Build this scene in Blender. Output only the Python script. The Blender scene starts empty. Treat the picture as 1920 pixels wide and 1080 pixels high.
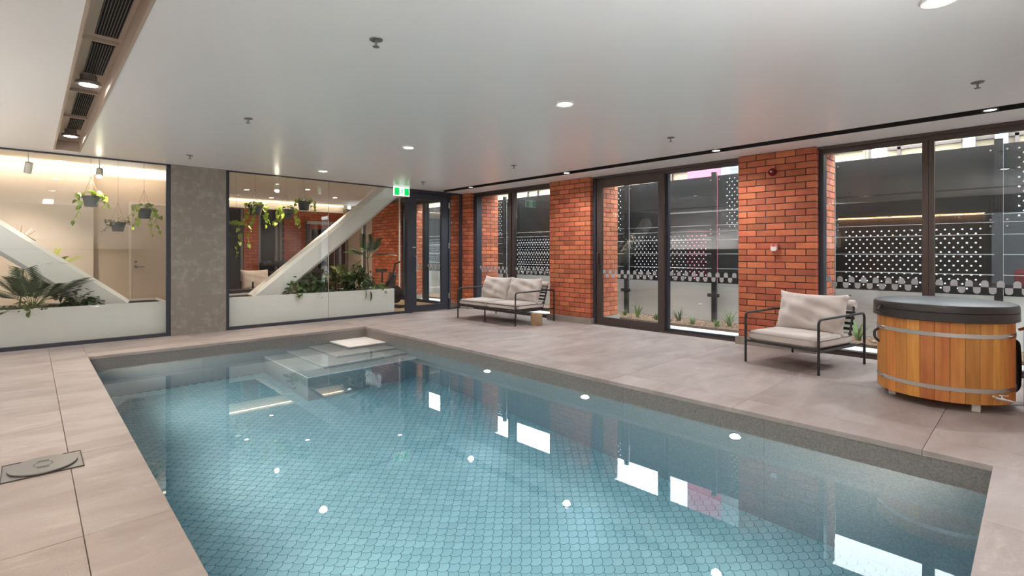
import bpy, bmesh, math, random
from mathutils import Vector, Matrix, Euler
random.seed(7)
S = bpy.context.scene
C = S.collection
PI = math.pi

# ------------------------------------------------------------------ camera, world, exposure
cam = bpy.data.cameras.new('camera')
cam.sensor_width = 36.0
cam.lens = 36.0 * 943.0 / 1920.0
cam.shift_y = -66.5 / 1920.0
cam.clip_start = 0.02
camo = bpy.data.objects.new('camera', cam)
C.objects.link(camo)
camo.location = (0, 0, 1.25)
camo.rotation_euler = (PI / 2, 0, -math.radians(43.7587))
S.camera = camo

W = bpy.data.worlds.new('overcast_sky')
S.world = W
W.use_nodes = True
W.node_tree.nodes['Background'].inputs[0].default_value = (0.86, 0.93, 1.0, 1)
W.node_tree.nodes['Background'].inputs[1].default_value = 2.9

S.view_settings.view_transform = 'Standard'
S.view_settings.look = 'None'
S.view_settings.gamma = 1.0
S.view_settings.use_curve_mapping = False
S.view_settings.exposure = 2.27
S.cycles.adaptive_threshold = 0.035
S.cycles.max_bounces = 9
S.cycles.diffuse_bounces = 4
S.cycles.glossy_bounces = 4
S.cycles.transmission_bounces = 6
S.cycles.transparent_max_bounces = 16
S.cycles.sample_clamp_indirect = 4.0
S.cycles.blur_glossy = 0.5

LAMP = dict(down=20.5, track=23.0, vent=5.5, lobby=25.5, pool=8.0, poolfill=36.0, cove=205.0, nearfill=12.5)   # watts; the last entries are added fill lights
WARM = (1.0, 0.82, 0.65)
NEUT = (1.0, 0.96, 0.95)

# ------------------------------------------------------------------ helpers
class MB:
    def __init__(s): s.v = []; s.f = []
    def add(s, vs, fs):
        o = len(s.v); s.v += [tuple(p) for p in vs]; s.f += [tuple(i + o for i in f) for f in fs]; return s
    def box(s, x0, x1, y0, y1, z0, z1):
        return s.add([(x0,y0,z0),(x1,y0,z0),(x1,y1,z0),(x0,y1,z0),(x0,y0,z1),(x1,y0,z1),(x1,y1,z1),(x0,y1,z1)],
                     [(0,3,2,1),(4,5,6,7),(0,1,5,4),(1,2,6,5),(2,3,7,6),(3,0,4,7)])
    def tube(s, pts, r, n=8, closed=False, caps=True):
        pts = [Vector(p) for p in pts]; m = len(pts); rings = []
        up = None
        for i, p in enumerate(pts):
            if closed: t = pts[(i+1) % m] - pts[i-1]
            else: t = pts[min(i+1, m-1)] - pts[max(i-1, 0)]
            t.normalize()
            if up is None:
                a = Vector((0,0,1)) if abs(t.z) < 0.9 else Vector((1,0,0))
                up = (a - t * a.dot(t)).normalized()
            else:
                up = (up - t * up.dot(t)).normalized()
            b = t.cross(up)
            rr = r[i] if isinstance(r, (list, tuple)) else r
            rings.append([p + up * (rr*math.cos(2*PI*k/n)) + b * (rr*math.sin(2*PI*k/n)) for k in range(n)])
        vs = [q for ring in rings for q in ring]; fs = []
        for i in range(m if closed else m-1):
            j = (i+1) % m
            for k in range(n):
                k2 = (k+1) % n
                fs.append((i*n+k, i*n+k2, j*n+k2, j*n+k))
        if caps and not closed:
            fs.append(tuple(range(n-1, -1, -1))); fs.append(tuple((m-1)*n+k for k in range(n)))
        return s.add(vs, fs)
    def lathe(s, prof, n=24, c=(0,0,0), ax='z', cap=True):
        vs = []; fs = []
        for (r, z) in prof:
            for k in range(n):
                a = 2*PI*k/n; p = (r*math.cos(a), r*math.sin(a), z)
                if ax == 'x': p = (p[2], p[0], p[1])
                elif ax == 'y': p = (p[0], p[2], p[1])
                vs.append((p[0]+c[0], p[1]+c[1], p[2]+c[2]))
        m = len(prof)
        for i in range(m-1):
            for k in range(n):
                k2 = (k+1) % n
                fs.append((i*n+k, i*n+k2, (i+1)*n+k2, (i+1)*n+k))
        if cap:
            fs.append(tuple(range(n-1, -1, -1))); fs.append(tuple((m-1)*n+k for k in range(n)))
        return s.add(vs, fs)
    def prism(s, poly, h0, h1, ax='z', flip=False):
        n = len(poly)
        def P(a, b, h):
            return (a, b, h) if ax == 'z' else ((h, a, b) if ax == 'x' else (a, h, b))
        vs = [P(a, b, h0) for a, b in poly] + [P(a, b, h1) for a, b in poly]
        fs = [tuple(range(n-1, -1, -1)), tuple(range(n, 2*n))]
        fs += [(i, (i+1) % n, n+(i+1) % n, n+i) for i in range(n)]
        return s.add(vs, fs)
    def mesh(s, name, mat, smooth=False, fix=True):
        me = bpy.data.meshes.new(name)
        me.from_pydata(s.v, [], s.f)
        if fix:
            bm = bmesh.new(); bm.from_mesh(me); bmesh.ops.recalc_face_normals(bm, faces=bm.faces); bm.to_mesh(me); bm.free()
        if smooth:
            for p in me.polygons: p.use_smooth = True
            try: me.set_sharp_from_angle(angle=math.radians(38))
            except Exception: pass
        if mat: me.materials.append(mat)
        return me
    def obj(s, name, mat, parent=None, smooth=False, loc=None, rot=None, world=False, fix=True):
        if world and parent is not None:
            M = Matrix.LocRotScale(parent.location, parent.rotation_euler, None).inverted()
            s.v = [tuple(M @ Vector(p)) for p in s.v]
        o = bpy.data.objects.new(name, s.mesh(name, mat, smooth, fix))
        C.objects.link(o)
        if parent is not None: o.parent = parent
        if loc: o.location = loc
        if rot: o.rotation_euler = rot
        return o

def inst(name, me, parent=None, loc=(0,0,0), rot=(0,0,0), scale=None):
    o = bpy.data.objects.new(name, me); C.objects.link(o)
    o.parent = parent; o.location = loc; o.rotation_euler = rot
    if scale: o.scale = scale
    return o
def tag(o, label, cat, group=None, kind=None):
    if label: o['label'] = label
    if cat: o['category'] = cat
    if group: o['group'] = group
    if kind: o['kind'] = kind
    return o
def thing(name, label, cat, loc=(0,0,0), rz=0, group=None, kind=None):
    o = bpy.data.objects.new(name, None); C.objects.link(o)
    o.empty_display_size = 0.1; o.location = loc; o.rotation_euler = (0, 0, rz)
    return tag(o, label, cat, group, kind)
def copy_tree(o, parent=None):
    c = o.copy(); C.objects.link(c); c.parent = parent
    for ch in list(o.children): copy_tree(ch, c)
    return c
def bevbox(name, x, y, z, b, mat):
    bm = bmesh.new(); bmesh.ops.create_cube(bm, size=1.0)
    for v in bm.verts: v.co = (v.co.x*x, v.co.y*y, v.co.z*z)
    bmesh.ops.bevel(bm, geom=list(bm.edges), offset=b, segments=1, affect='EDGES')
    me = bpy.data.meshes.new(name); bm.to_mesh(me); bm.free(); me.materials.append(mat); return me
def round_path(pts, r, n=5):
    pts = [Vector(p) for p in pts]; out = [pts[0]]
    for i in range(1, len(pts)-1):
        a, b, c = pts[i-1], pts[i], pts[i+1]
        u = (a-b).normalized(); w = (c-b).normalized()
        p0 = b + u*r; p1 = b + w*r
        for k in range(n+1):
            t = k/n; out.append((p0*(1-t)**2) + b*(2*t*(1-t)) + p1*t*t)
    out.append(pts[-1]); return out

# ------------------------------------------------------------------ materials
def newmat(name):
    m = bpy.data.materials.new(name); m.use_nodes = True
    nt = m.node_tree; b = nt.nodes['Principled BSDF']; return m, nt, b
def lk(nt, a, b): nt.links.new(a, b)
def mat(name, col, rough=0.5, metal=0.0, spec=0.5, var=0.0, scale=8.0, col2=None, stretch=None, bump=0.0, bscale=60.0, rnd=0.0, hue=0.0, fac=(0.35,0.65), detail=5.0, sheen=0.0):
    m, nt, b = newmat(name); N = nt.nodes
    b.inputs['Base Color'].default_value = (*col, 1); b.inputs['Roughness'].default_value = rough
    b.inputs['Metallic'].default_value = metal; b.inputs['Specular IOR Level'].default_value = spec
    if sheen: b.inputs['Sheen Weight'].default_value = sheen
    tc = N.new('ShaderNodeTexCoord'); vec = tc.outputs['Object']
    if rnd or hue:
        oi = N.new('ShaderNodeObjectInfo')
        ad = N.new('ShaderNodeVectorMath'); ad.operation = 'MULTIPLY_ADD'
        lk(nt, oi.outputs['Random'], ad.inputs[0]); ad.inputs[1].default_value = (37, 53, 71); lk(nt, vec, ad.inputs[2]); vec = ad.outputs[0]
    if stretch:
        mp = N.new('ShaderNodeMapping'); mp.inputs['Scale'].default_value = stretch; lk(nt, vec, mp.inputs[0]); vec = mp.outputs[0]
    out = None
    if col2 is not None or var:
        c2 = col2 if col2 is not None else tuple(max(0, c*(1-var)) for c in col)
        no = N.new('ShaderNodeTexNoise'); no.inputs['Scale'].default_value = scale; no.inputs['Detail'].default_value = detail; lk(nt, vec, no.inputs['Vector'])
        rp = N.new('ShaderNodeValToRGB'); rp.color_ramp.elements[0].position = fac[0]; rp.color_ramp.elements[1].position = fac[1]
        rp.color_ramp.elements[0].color = (*c2, 1); rp.color_ramp.elements[1].color = (*col, 1)
        lk(nt, no.outputs['Fac'], rp.inputs[0]); out = rp.outputs[0]
    if rnd or hue:
        hs = N.new('ShaderNodeHueSaturation')
        if out: lk(nt, out, hs.inputs['Color'])
        else: hs.inputs['Color'].default_value = (*col, 1)
        mr = N.new('ShaderNodeMapRange'); lk(nt, oi.outputs['Random'], mr.inputs[0]); mr.inputs[3].default_value = 1-rnd; mr.inputs[4].default_value = 1+rnd
        lk(nt, mr.outputs[0], hs.inputs['Value'])
        if hue:
            w = N.new('ShaderNodeTexWhiteNoise'); w.noise_dimensions = '1D'; lk(nt, oi.outputs['Random'], w.inputs['W'])
            m2 = N.new('ShaderNodeMapRange'); lk(nt, w.outputs['Value'], m2.inputs[0]); m2.inputs[3].default_value = 0.5-hue; m2.inputs[4].default_value = 0.5+hue
            lk(nt, m2.outputs[0], hs.inputs['Hue'])
        out = hs.outputs[0]
    if out: lk(nt, out, b.inputs['Base Color'])
    if bump:
        n2 = N.new('ShaderNodeTexNoise'); n2.inputs['Scale'].default_value = bscale; n2.inputs['Detail'].default_value = 4; lk(nt, vec, n2.inputs['Vector'])
        bp = N.new('ShaderNodeBump'); bp.inputs['Strength'].default_value = bump; bp.inputs['Distance'].default_value = 0.01
        lk(nt, n2.outputs['Fac'], bp.inputs['Height']); lk(nt, bp.outputs[0], b.inputs['Normal'])
    return m
def emit(name, col, st):
    m, nt, b = newmat(name)
    b.inputs['Base Color'].default_value = (*col, 1); b.inputs['Emission Color'].default_value = (*col, 1); b.inputs['Emission Strength'].default_value = st
    return m
def glassmat(name, tint=(1,1,1), f0=0.04, rough=0.0):
    m, nt, b = newmat(name); N = nt.nodes; N.remove(b)
    out = [n for n in N if n.type == 'OUTPUT_MATERIAL'][0]
    lw = N.new('ShaderNodeLayerWeight'); lw.inputs['Blend'].default_value = 0.5
    pw = N.new('ShaderNodeMath'); pw.operation = 'POWER'; lk(nt, lw.outputs['Facing'], pw.inputs[0]); pw.inputs[1].default_value = 5
    ma = N.new('ShaderNodeMath'); ma.operation = 'MULTIPLY_ADD'; lk(nt, pw.outputs[0], ma.inputs[0]); ma.inputs[1].default_value = 1-f0; ma.inputs[2].default_value = f0
    t = N.new('ShaderNodeBsdfTransparent'); t.inputs[0].default_value = (*tint, 1)
    g = N.new('ShaderNodeBsdfGlossy'); g.inputs['Roughness'].default_value = rough
    mx = N.new('ShaderNodeMixShader'); lk(nt, ma.outputs[0], mx.inputs[0]); lk(nt, t.outputs[0], mx.inputs[1]); lk(nt, g.outputs[0], mx.inputs[2])
    lk(nt, mx.outputs[0], out.inputs['Surface']); return m

M = {}
def stone_mat():
    m, nt, b = newmat('sandstone_paving'); N = nt.nodes
    tc = N.new('ShaderNodeTexCoord'); oi = N.new('ShaderNodeObjectInfo')
    ad = N.new('ShaderNodeVectorMath'); ad.operation = 'MULTIPLY_ADD'
    lk(nt, oi.outputs['Random'], ad.inputs[0]); ad.inputs[1].default_value = (37, 53, 71); lk(nt, tc.outputs['Object'], ad.inputs[2])
    mp = N.new('ShaderNodeMapping'); mp.inputs['Rotation'].default_value = (0, 0, 0.5); mp.inputs['Scale'].default_value = (1.0, 2.3, 1); lk(nt, ad.outputs[0], mp.inputs[0])
    def noise(sc, det, dist=0.0, v=mp.outputs[0]):
        n = N.new('ShaderNodeTexNoise'); n.inputs['Scale'].default_value = sc; n.inputs['Detail'].default_value = det; n.inputs['Distortion'].default_value = dist; lk(nt, v, n.inputs['Vector']); return n.outputs['Fac']
    def ramp(f, p0, p1, c0, c1):
        r = N.new('ShaderNodeValToRGB'); e = r.color_ramp.elements; e[0].position = p0; e[1].position = p1; e[0].color = (*c0, 1); e[1].color = (*c1, 1); lk(nt, f, r.inputs[0]); return r.outputs[0]
    def mix(a, c, f, mode='MIX'):
        x = N.new('ShaderNodeMix'); x.data_type = 'RGBA'; x.blend_type = mode
        if isinstance(f, float): x.inputs[0].default_value = f
        else: lk(nt, f, x.inputs[0])
        lk(nt, a, x.inputs[6]); lk(nt, c, x.inputs[7]); return x.outputs[2]
    base = ramp(noise(1.6, 9, 0.6), 0.32, 0.68, (0.28,0.226,0.204), (0.385,0.333,0.308))
    vein = ramp(noise(4.5, 10, 1.2), 0.56, 0.74, (1,1,1), (1.25,1.24,1.22))
    speck = ramp(noise(230, 2, 0, ad.outputs[0]), 0.30, 0.70, (0.84,0.84,0.84), (1.10,1.10,1.10))
    c = mix(mix(base, vein, 0.7, 'MULTIPLY'), speck, 0.8, 'MULTIPLY')
    hs = N.new('ShaderNodeHueSaturation'); lk(nt, c, hs.inputs['Color'])
    mr = N.new('ShaderNodeMapRange'); lk(nt, oi.outputs['Random'], mr.inputs[0]); mr.inputs[3].default_value = 0.92; mr.inputs[4].default_value = 1.08; lk(nt, mr.outputs[0], hs.inputs['Value'])
    lk(nt, hs.outputs[0], b.inputs['Base Color']); b.inputs['Roughness'].default_value = 0.52
    bp = N.new('ShaderNodeBump'); bp.inputs['Strength'].default_value = 0.15; bp.inputs['Distance'].default_value = 0.006; lk(nt, noise(38, 6), bp.inputs['Height']); lk(nt, bp.outputs[0], b.inputs['Normal'])
    return m
M['stone'] = stone_mat()
M['slab'] = mat('paving_joint_mortar', (0.27,0.22,0.19), 0.9)
M['poolstone'] = mat('grey_granite', (0.25,0.225,0.205), 0.6, col2=(0.155,0.14,0.13), scale=90, rnd=0.05, fac=(0.3,0.7))
M['stepstone'] = mat('pale_step_stone', (0.78,0.73,0.69), 0.55, col2=(0.70,0.65,0.61), scale=5)
M['grout'] = mat('dark_teal_grout', (0.006,0.045,0.06), 0.8)
M['ceil'] = mat('satin_white_ceiling', (0.90,0.89,0.885), 0.30, spec=0.5)
M['white'] = mat('white_paint', (0.82,0.80,0.77), 0.5)
M['brick'] = mat('orange_red_brick', (0.58,0.172,0.078), 0.75, col2=(0.40,0.10,0.048), scale=5, rnd=0.28, hue=0.006, bump=0.35, bscale=70, fac=(0.25,0.75))
M['mortar'] = mat('dark_mortar', (0.055,0.035,0.025), 0.95)
M['plinth'] = mat('concrete_plinth', (0.33,0.28,0.245), 0.8, var=0.15, scale=6)
M['black'] = mat('black_powder_coat', (0.018,0.017,0.018), 0.45)
M['navy'] = mat('charcoal_navy_frame', (0.035,0.04,0.055), 0.4)
M['bronze'] = mat('dark_bronze_frame', (0.075,0.055,0.05), 0.4, metal=0.3)
M['ventbronze'] = mat('champagne_bronze', (0.46,0.37,0.30), 0.42, metal=0.25)
M['slat'] = mat('grey_grille_slat', (0.27,0.25,0.24), 0.4, metal=0.5)
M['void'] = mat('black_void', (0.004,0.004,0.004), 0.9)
M['glass'] = glassmat('clear_glazing', (0.97,0.985,0.975), 0.035)
M['glassdark'] = glassmat('window_glazing', (0.95,0.97,0.96), 0.05)
M['frost'] = mat('frosted_dot_film', (0.37,0.38,0.39), 0.7)
M['joint'] = mat('pale_silicone_joint', (0.55,0.50,0.46), 0.6)
M['concrete'] = mat('polished_render', (0.36,0.325,0.285), 0.5, col2=(0.235,0.205,0.175), scale=11, fac=(0.50,0.85), detail=4)
M['steel'] = mat('brushed_steel', (0.62,0.60,0.57), 0.32, metal=1.0)
M['chrome'] = mat('chrome', (0.8,0.8,0.8), 0.12, metal=1.0)
M['copper'] = mat('copper_pipe', (0.75,0.33,0.18), 0.25, metal=1.0)
M['fabric'] = mat('oatmeal_linen', (0.59,0.53,0.49), 0.92, var=0.12, scale=260, bump=0.06, bscale=500, spec=0.2, sheen=0.2)
M['cedar'] = mat('red_cedar', (0.64,0.265,0.06), 0.5, col2=(0.43,0.14,0.028), scale=3.0, stretch=(9,9,0.9), rnd=0.20, hue=0.012, fac=(0.25,0.75), detail=9)
M['vinyl'] = mat('dark_brown_vinyl', (0.032,0.026,0.024), 0.42, bump=0.05, bscale=300)
M['cabinet'] = mat('stained_timber_box', (0.22,0.075,0.03), 0.5, col2=(0.14,0.045,0.02), scale=4, stretch=(8,8,1))
M['stump'] = mat('cork_brown_wood', (0.27,0.19,0.12), 0.85, col2=(0.40,0.24,0.12), scale=14)
M['soil'] = mat('potting_soil', (0.035,0.022,0.014), 1.0, var=0.5, scale=60)
M['pot'] = mat('charcoal_pot', (0.045,0.045,0.05), 0.5)
M['leafA'] = mat('pothos_leaf', (0.55,0.62,0.06), 0.4, col2=(0.22,0.38,0.04), scale=16, rnd=0.25, hue=0.02)
M['leafB'] = mat('dark_green_leaf', (0.045,0.10,0.022), 0.4, col2=(0.02,0.055,0.014), scale=9, rnd=0.3, hue=0.02)
M['leafC'] = mat('lime_leaf', (0.42,0.46,0.03), 0.45, col2=(0.22,0.34,0.03), scale=9, rnd=0.15)
M['leafD'] = mat('mid_green_blade', (0.16,0.25,0.05), 0.5, col2=(0.09,0.15,0.03), scale=9, rnd=0.25, hue=0.02)
M['dry'] = mat('dried_stem', (0.20,0.13,0.08), 0.8, rnd=0.2)
M['petal'] = mat('cream_petal', (0.75,0.62,0.52), 0.6)
M['lobbywall'] = mat('warm_cream_plaster', (0.66,0.58,0.51), 0.7)
M['lobbywall2'] = mat('tan_panel', (0.55,0.45,0.365), 0.6)
M['lobbyfloor'] = mat('honey_oak_floor', (0.36,0.24,0.13), 0.45, col2=(0.28,0.18,0.09), scale=3, stretch=(6,1,1))
M['timber'] = mat('walnut_batten', (0.25,0.135,0.06), 0.5, col2=(0.16,0.08,0.035), scale=4, stretch=(8,8,1), rnd=0.15)
M['darkwall'] = mat('charcoal_wall', (0.085,0.075,0.068), 0.8)
M['fitting'] = mat('dull_metal_fitting', (0.22,0.22,0.22), 0.35, metal=0.7)
M['fence'] = mat('anthracite_sheet', (0.022,0.024,0.026), 0.28)
M['render'] = mat('grey_white_render', (0.72,0.71,0.69), 0.85, var=0.06, scale=3)
M['outpave'] = mat('pale_paving', (0.66,0.66,0.65), 0.8, var=0.15, scale=20)
M['mulch'] = mat('bark_mulch', (0.24,0.15,0.09), 0.95, col2=(0.07,0.045,0.03), scale=40, bump=0.8, bscale=50)
M['litter'] = mat('dry_leaf_litter', (0.50,0.30,0.17), 0.8, rnd=0.35, col2=(0.36,0.18,0.09), scale=20)
M['cream'] = mat('cream_blind', (0.27,0.215,0.14), 0.8)
M['pink'] = mat('pink_cladding', (0.34,0.07,0.105), 0.7)
M['grey'] = mat('grey_cladding', (0.16,0.16,0.165), 0.7)
M['red'] = mat('red_plastic', (0.62,0.03,0.02), 0.35)
M['redlens'] = mat('dark_red_lens', (0.16,0.006,0.012), 0.15)
M['grille'] = mat('pink_red_plastic', (0.62,0.20,0.17), 0.4)
M['drainlid'] = mat('grey_plastic_lid', (0.145,0.14,0.14), 0.45)
M['rubber'] = mat('black_rubber', (0.02,0.02,0.022), 0.6)
M['led_n'] = emit('downlight_lens', (1.0,0.95,0.88), 9.0)
M['led_w'] = emit('warm_led_strip', (1.0,0.76,0.50), 2.4)
M['led_gold'] = emit('golden_led_strip', (1.0,0.58,0.18), 4.0)
M['spotface'] = emit('spotlight_face', (1.0,0.85,0.66), 25.0)
M['poollens'] = emit('pool_light_lens', (1.0,0.94,0.78), 14.0)
M['exitgreen'] = emit('exit_green', (0.0,0.42,0.08), 0.30)
M['exitwhite'] = emit('exit_white', (0.9,1.0,0.93), 0.28)

def scale_mat():
    m, nt, b = newmat('aqua_scale_tile'); N = nt.nodes
    g = N.new('ShaderNodeNewGeometry'); oi = N.new('ShaderNodeObjectInfo')
    ad = N.new('ShaderNodeMath'); ad.operation = 'ADD'; lk(nt, g.outputs['Random Per Island'], ad.inputs[0]); lk(nt, oi.outputs['Random'], ad.inputs[1])
    fr = N.new('ShaderNodeMath'); fr.operation = 'FRACT'; lk(nt, ad.outputs[0], fr.inputs[0])
    rp = N.new('ShaderNodeValToRGB'); lk(nt, fr.outputs[0], rp.inputs[0])
    e = rp.color_ramp.elements; e[0].color = (0.315,0.38,0.355,1); e[1].color = (0.385,0.44,0.41,1)
    lk(nt, rp.outputs[0], b.inputs['Base Color']); b.inputs['Roughness'].default_value = 0.35
    return m
M['scale'] = scale_mat()

def water_mat():
    m, nt, b = newmat('pool_water'); N = nt.nodes; N.remove(b)
    out = [n for n in N if n.type == 'OUTPUT_MATERIAL'][0]
    g = N.new('ShaderNodeBsdfGlass'); g.inputs['IOR'].default_value = 1.333; g.inputs['Roughness'].default_value = 0.0
    lk(nt, g.outputs[0], out.inputs['Surface'])
    va = N.new('ShaderNodeVolumeAbsorption'); va.inputs['Color'].default_value = (0.13,0.63,0.89,1); va.inputs['Density'].default_value = 0.28
    lk(nt, va.outputs[0], out.inputs['Volume']); return m
M['water'] = water_mat()

def brick_tex():
    m, nt, b = newmat('far_brickwork'); N = nt.nodes
    tc = N.new('ShaderNodeTexCoord'); mp = N.new('ShaderNodeMapping'); mp.inputs['Rotation'].default_value = (PI/2, 0, 0)
    bt = N.new('ShaderNodeTexBrick'); lk(nt, tc.outputs['Object'], mp.inputs[0]); lk(nt, mp.outputs[0], bt.inputs['Vector'])
    bt.inputs['Color1'].default_value = (0.40,0.10,0.04,1); bt.inputs['Color2'].default_value = (0.30,0.065,0.03,1); bt.inputs['Mortar'].default_value = (0.07,0.045,0.035,1)
    bt.inputs['Scale'].default_value = 1.0; bt.inputs['Brick Width'].default_value = 0.24; bt.inputs['Row Height'].default_value = 0.085; bt.inputs['Mortar Size'].default_value = 0.006
    lk(nt, bt.outputs['Color'], b.inputs['Base Color']); b.inputs['Roughness'].default_value = 0.8
    return m
M['brickfar'] = brick_tex()

def lamp_spot(parent, loc, watts, col, angle=150, blend=0.9, rad=0.05, rot=(0,0,0), caustic=True):
    l = bpy.data.lights.new('lamp', 'SPOT'); l.energy = watts; l.color = col; l.spot_size = math.radians(angle); l.spot_blend = blend; l.shadow_soft_size = rad
    if caustic: l.cycles.is_caustics_light = True
    o = bpy.data.objects.new('lamp', l); C.objects.link(o); o.parent = parent; o.location = loc; o.rotation_euler = rot; return o
def lamp_area(parent, loc, sx, sy, watts, col, rot=(0,0,0), spread=180):
    l = bpy.data.lights.new('lamp', 'AREA'); l.shape = 'RECTANGLE'; l.size = sx; l.size_y = sy; l.energy = watts; l.color = col; l.spread = math.radians(spread)
    o = bpy.data.objects.new('lamp', l); C.objects.link(o); o.parent = parent; o.location = loc; o.rotation_euler = rot; return o

# ================================================================== SETTING
CZ = 2.57           # pool hall ceiling
XL, XR, YN, YG, YB = -1.5, 7.06, -0.6, 8.98, 15.0
PX0, PX1, PY0, PY1 = 0.50, 4.08, 0.18, 7.85      # pool opening
WZ, BZ = -0.18, -1.61                             # water level, pool bottom

# ---- floor: slab with paving tiles as pieces
floor = MB()
floor.box(XL-0.2, PX0-0.02, YN-0.2, YG+0.05, -0.20, -0.022)
floor.box(PX1+0.02, 7.16, YN-0.2, YG+0.05, -0.20, -0.022)
floor.box(PX0-0.02, PX1+0.02, YN-0.2, PY0-0.02, -0.20, -0.022)
floor.box(PX0-0.02, PX1+0.02, PY1+0.02, YG+0.05, -0.20, -0.022)
floor = tag(floor.obj('floor', M['slab']), None, None, kind='structure')
def paver(x0, x1, y0, y1, z0=-0.03, g=0.0012, zt=0.0):
    x0 += g; x1 -= g; y0 += g; y1 -= g
    b = 0.0018; mb = MB()
    cx, cy = (x0+x1)/2, (y0+y1)/2
    def ring(i, z): return [(x0+i-cx, y0+i-cy, z), (x1-i-cx, y0+i-cy, z), (x1-i-cx, y1-i-cy, z), (x0+i-cx, y1-i-cy, z)]
    mb.add(ring(0, z0) + ring(0, zt-b) + ring(b, zt), [(3,2,1,0)] + [(i, (i+1) % 4, 4+(i+1) % 4, 4+i) for i in range(4)] + [(4+i, 4+(i+1) % 4, 8+(i+1) % 4, 8+i) for i in range(4)] + [(8,9,10,11)])
    return mb.obj('paving_tile', M['stone'], floor, loc=(cx, cy, random.uniform(-0.0006, 0.0006)))
YJ = [YN-0.1, 0.505, 1.705, 2.91, 4.125, 5.36, 6.60, 7.81, YG+0.04]
def copes(x0, x1, lo=None, hi=None):
    ys = [y for y in YJ if (lo is None or y > lo+0.02) and (hi is None or y < hi-0.02)]
    ys = ([lo] if lo is not None else []) + ys + ([hi] if hi is not None else [])
    for a, b in zip(ys, ys[1:]): paver(x0, x1, a, b, z0=-0.036)
copes(0.17, PX0, PY0-0.33, None)
copes(PX1, 4.40, PY0-0.33, None)
xs = [PX0, 1.70, 2.0, 3.215, PX1]
for a, b in ((PX0, 2.0), (2.0, 3.215), (3.215, PX1)):
    paver(a, b, PY0-0.33, PY0, z0=-0.036)
for a, b in ((PX0, 1.72), (1.72, 2.94), (2.94, PX1)):
    paver(a, b, PY1, PY1+0.33, z0=-0.036)
    paver(a, b, PY1+0.33, YG+0.04)
for x0, x1 in ((-1.5, -0.65), (-0.65, 0.17), (4.40, 5.62), (5.62, 6.84)):
    for a, b in zip(YJ, YJ[1:]): paver(x0, x1, a, b)
for a, b in zip(YJ, YJ[1:]): paver(6.84, 7.15, a, b)
for a, b in ((0.17, 2.0), (2.0, 4.40)): paver(a, b, YN-0.1, PY0-0.33)

# ---- pool basin
pool = thing('pool_basin', 'rectangular indoor swimming pool lined with grey stone and aqua scale tiles', 'pool', (0,0,0))
def wallpanels(axis, fixed, a0, a1, sgn):
    n = int(round((a1-a0)/1.22)); st = (a1-a0)/n
    for i in range(n):
        p, q = a0+i*st+0.0008, a0+(i+1)*st-0.0008
        m = MB()
        f0, f1 = (fixed, fixed+0.04*sgn) if sgn > 0 else (fixed-0.04, fixed)
        if axis == 'x': m.box(f0, f1, p, q, BZ-0.05, -0.038)
        else: m.box(p, q, f0, f1, BZ-0.05, -0.038)
        m.obj('wall_panel', M['poolstone'], pool)
wallpanels('x', PX1+0.003, PY0-0.003, PY1+0.003, 1); wallpanels('x', PX0-0.003, PY0-0.003, PY1+0.003, -1)
wallpanels('y', PY1+0.003, PX0, PX1, 1); wallpanels('y', PY0-0.003, PX0, PX1, -1)
bed = MB().box(PX0-0.04, PX1+0.04, PY0-0.04, PY1+0.04, BZ-0.1, BZ).obj('grout_bed', M['grout'], pool)
# fish-scale tiles pointing towards -Y
SW = 0.10; R = SW/2
def scale_poly(s=0.945):
    p = []
    for k in range(11):
        a = PI + PI*k/10; p.append((R*math.cos(a), R*math.sin(a)))
    for k in range(1, 6):
        a = -PI/2 - (PI/2)*k/5; p.append((R + R*math.cos(a), R + R*math.sin(a)))
    for k in range(1, 5):
        a = 0 - (PI/2)*k/5; p.append((-R + R*math.cos(a), R + R*math.sin(a)))
    return [(x*s, (y-0.003)*s+0.003) for x, y in p]
SP = scale_poly(); SPn = len(SP)
tilemesh = MB().prism(SP, 0, 0.004).mesh('scale_tile', M['scale'], fix=True)
cells = []
j = 0; y = PY0 + R
while y < PY1:
    x = PX0 + (R if j % 2 == 0 else 0.0)
    while x < PX1 + R*0.9:
        if not (x > 2.48+R and y > 6.24+R): cells.append((x, y))
        x += SW
    y += R; j += 1
fx, fy = math.sin(math.radians(43.7587)), math.cos(math.radians(43.7587))
def vis(c):
    d = c[0]*fx + c[1]*fy; r = c[0]*fy - c[1]*fx
    return (d, r)
# those that show largest: nearest along the view among those inside the frame (seen through the water)
inf = []
for c in cells:
    d, r = vis(c); dist = math.hypot(d, r)
    dd = d*0.80; v = 473.5 + 943*2.05/dd; u = 960 + 943*r/d
    edge = c[0] > PX0+R and c[0] < PX1-R and c[1] > PY0+R
    if v < 1075 and 380 < u < 1900 and edge: inf.append((dist, c))
inf.sort(); near = set(c for _, c in inf[:300])
for c in cells:
    if c in near: inst('scale_tile', tilemesh, pool, (c[0], c[1], BZ))
rest = MB()
for c in cells:
    if c in near: continue
    pl = [(min(max(a+c[0], PX0), PX1), max(b+c[1], PY0)) for a, b in SP]
    n = SPn
    rest.add([(a, b, BZ) for a, b in pl] + [(a, b, BZ+0.004) for a, b in pl], [tuple(range(n, 2*n))] + [(i, (i+1) % n, n+(i+1) % n, n+i) for i in range(n)])
tag(rest.obj('scale_tiling', M['scale'], pool, fix=False), None, None, kind='stuff')
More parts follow.
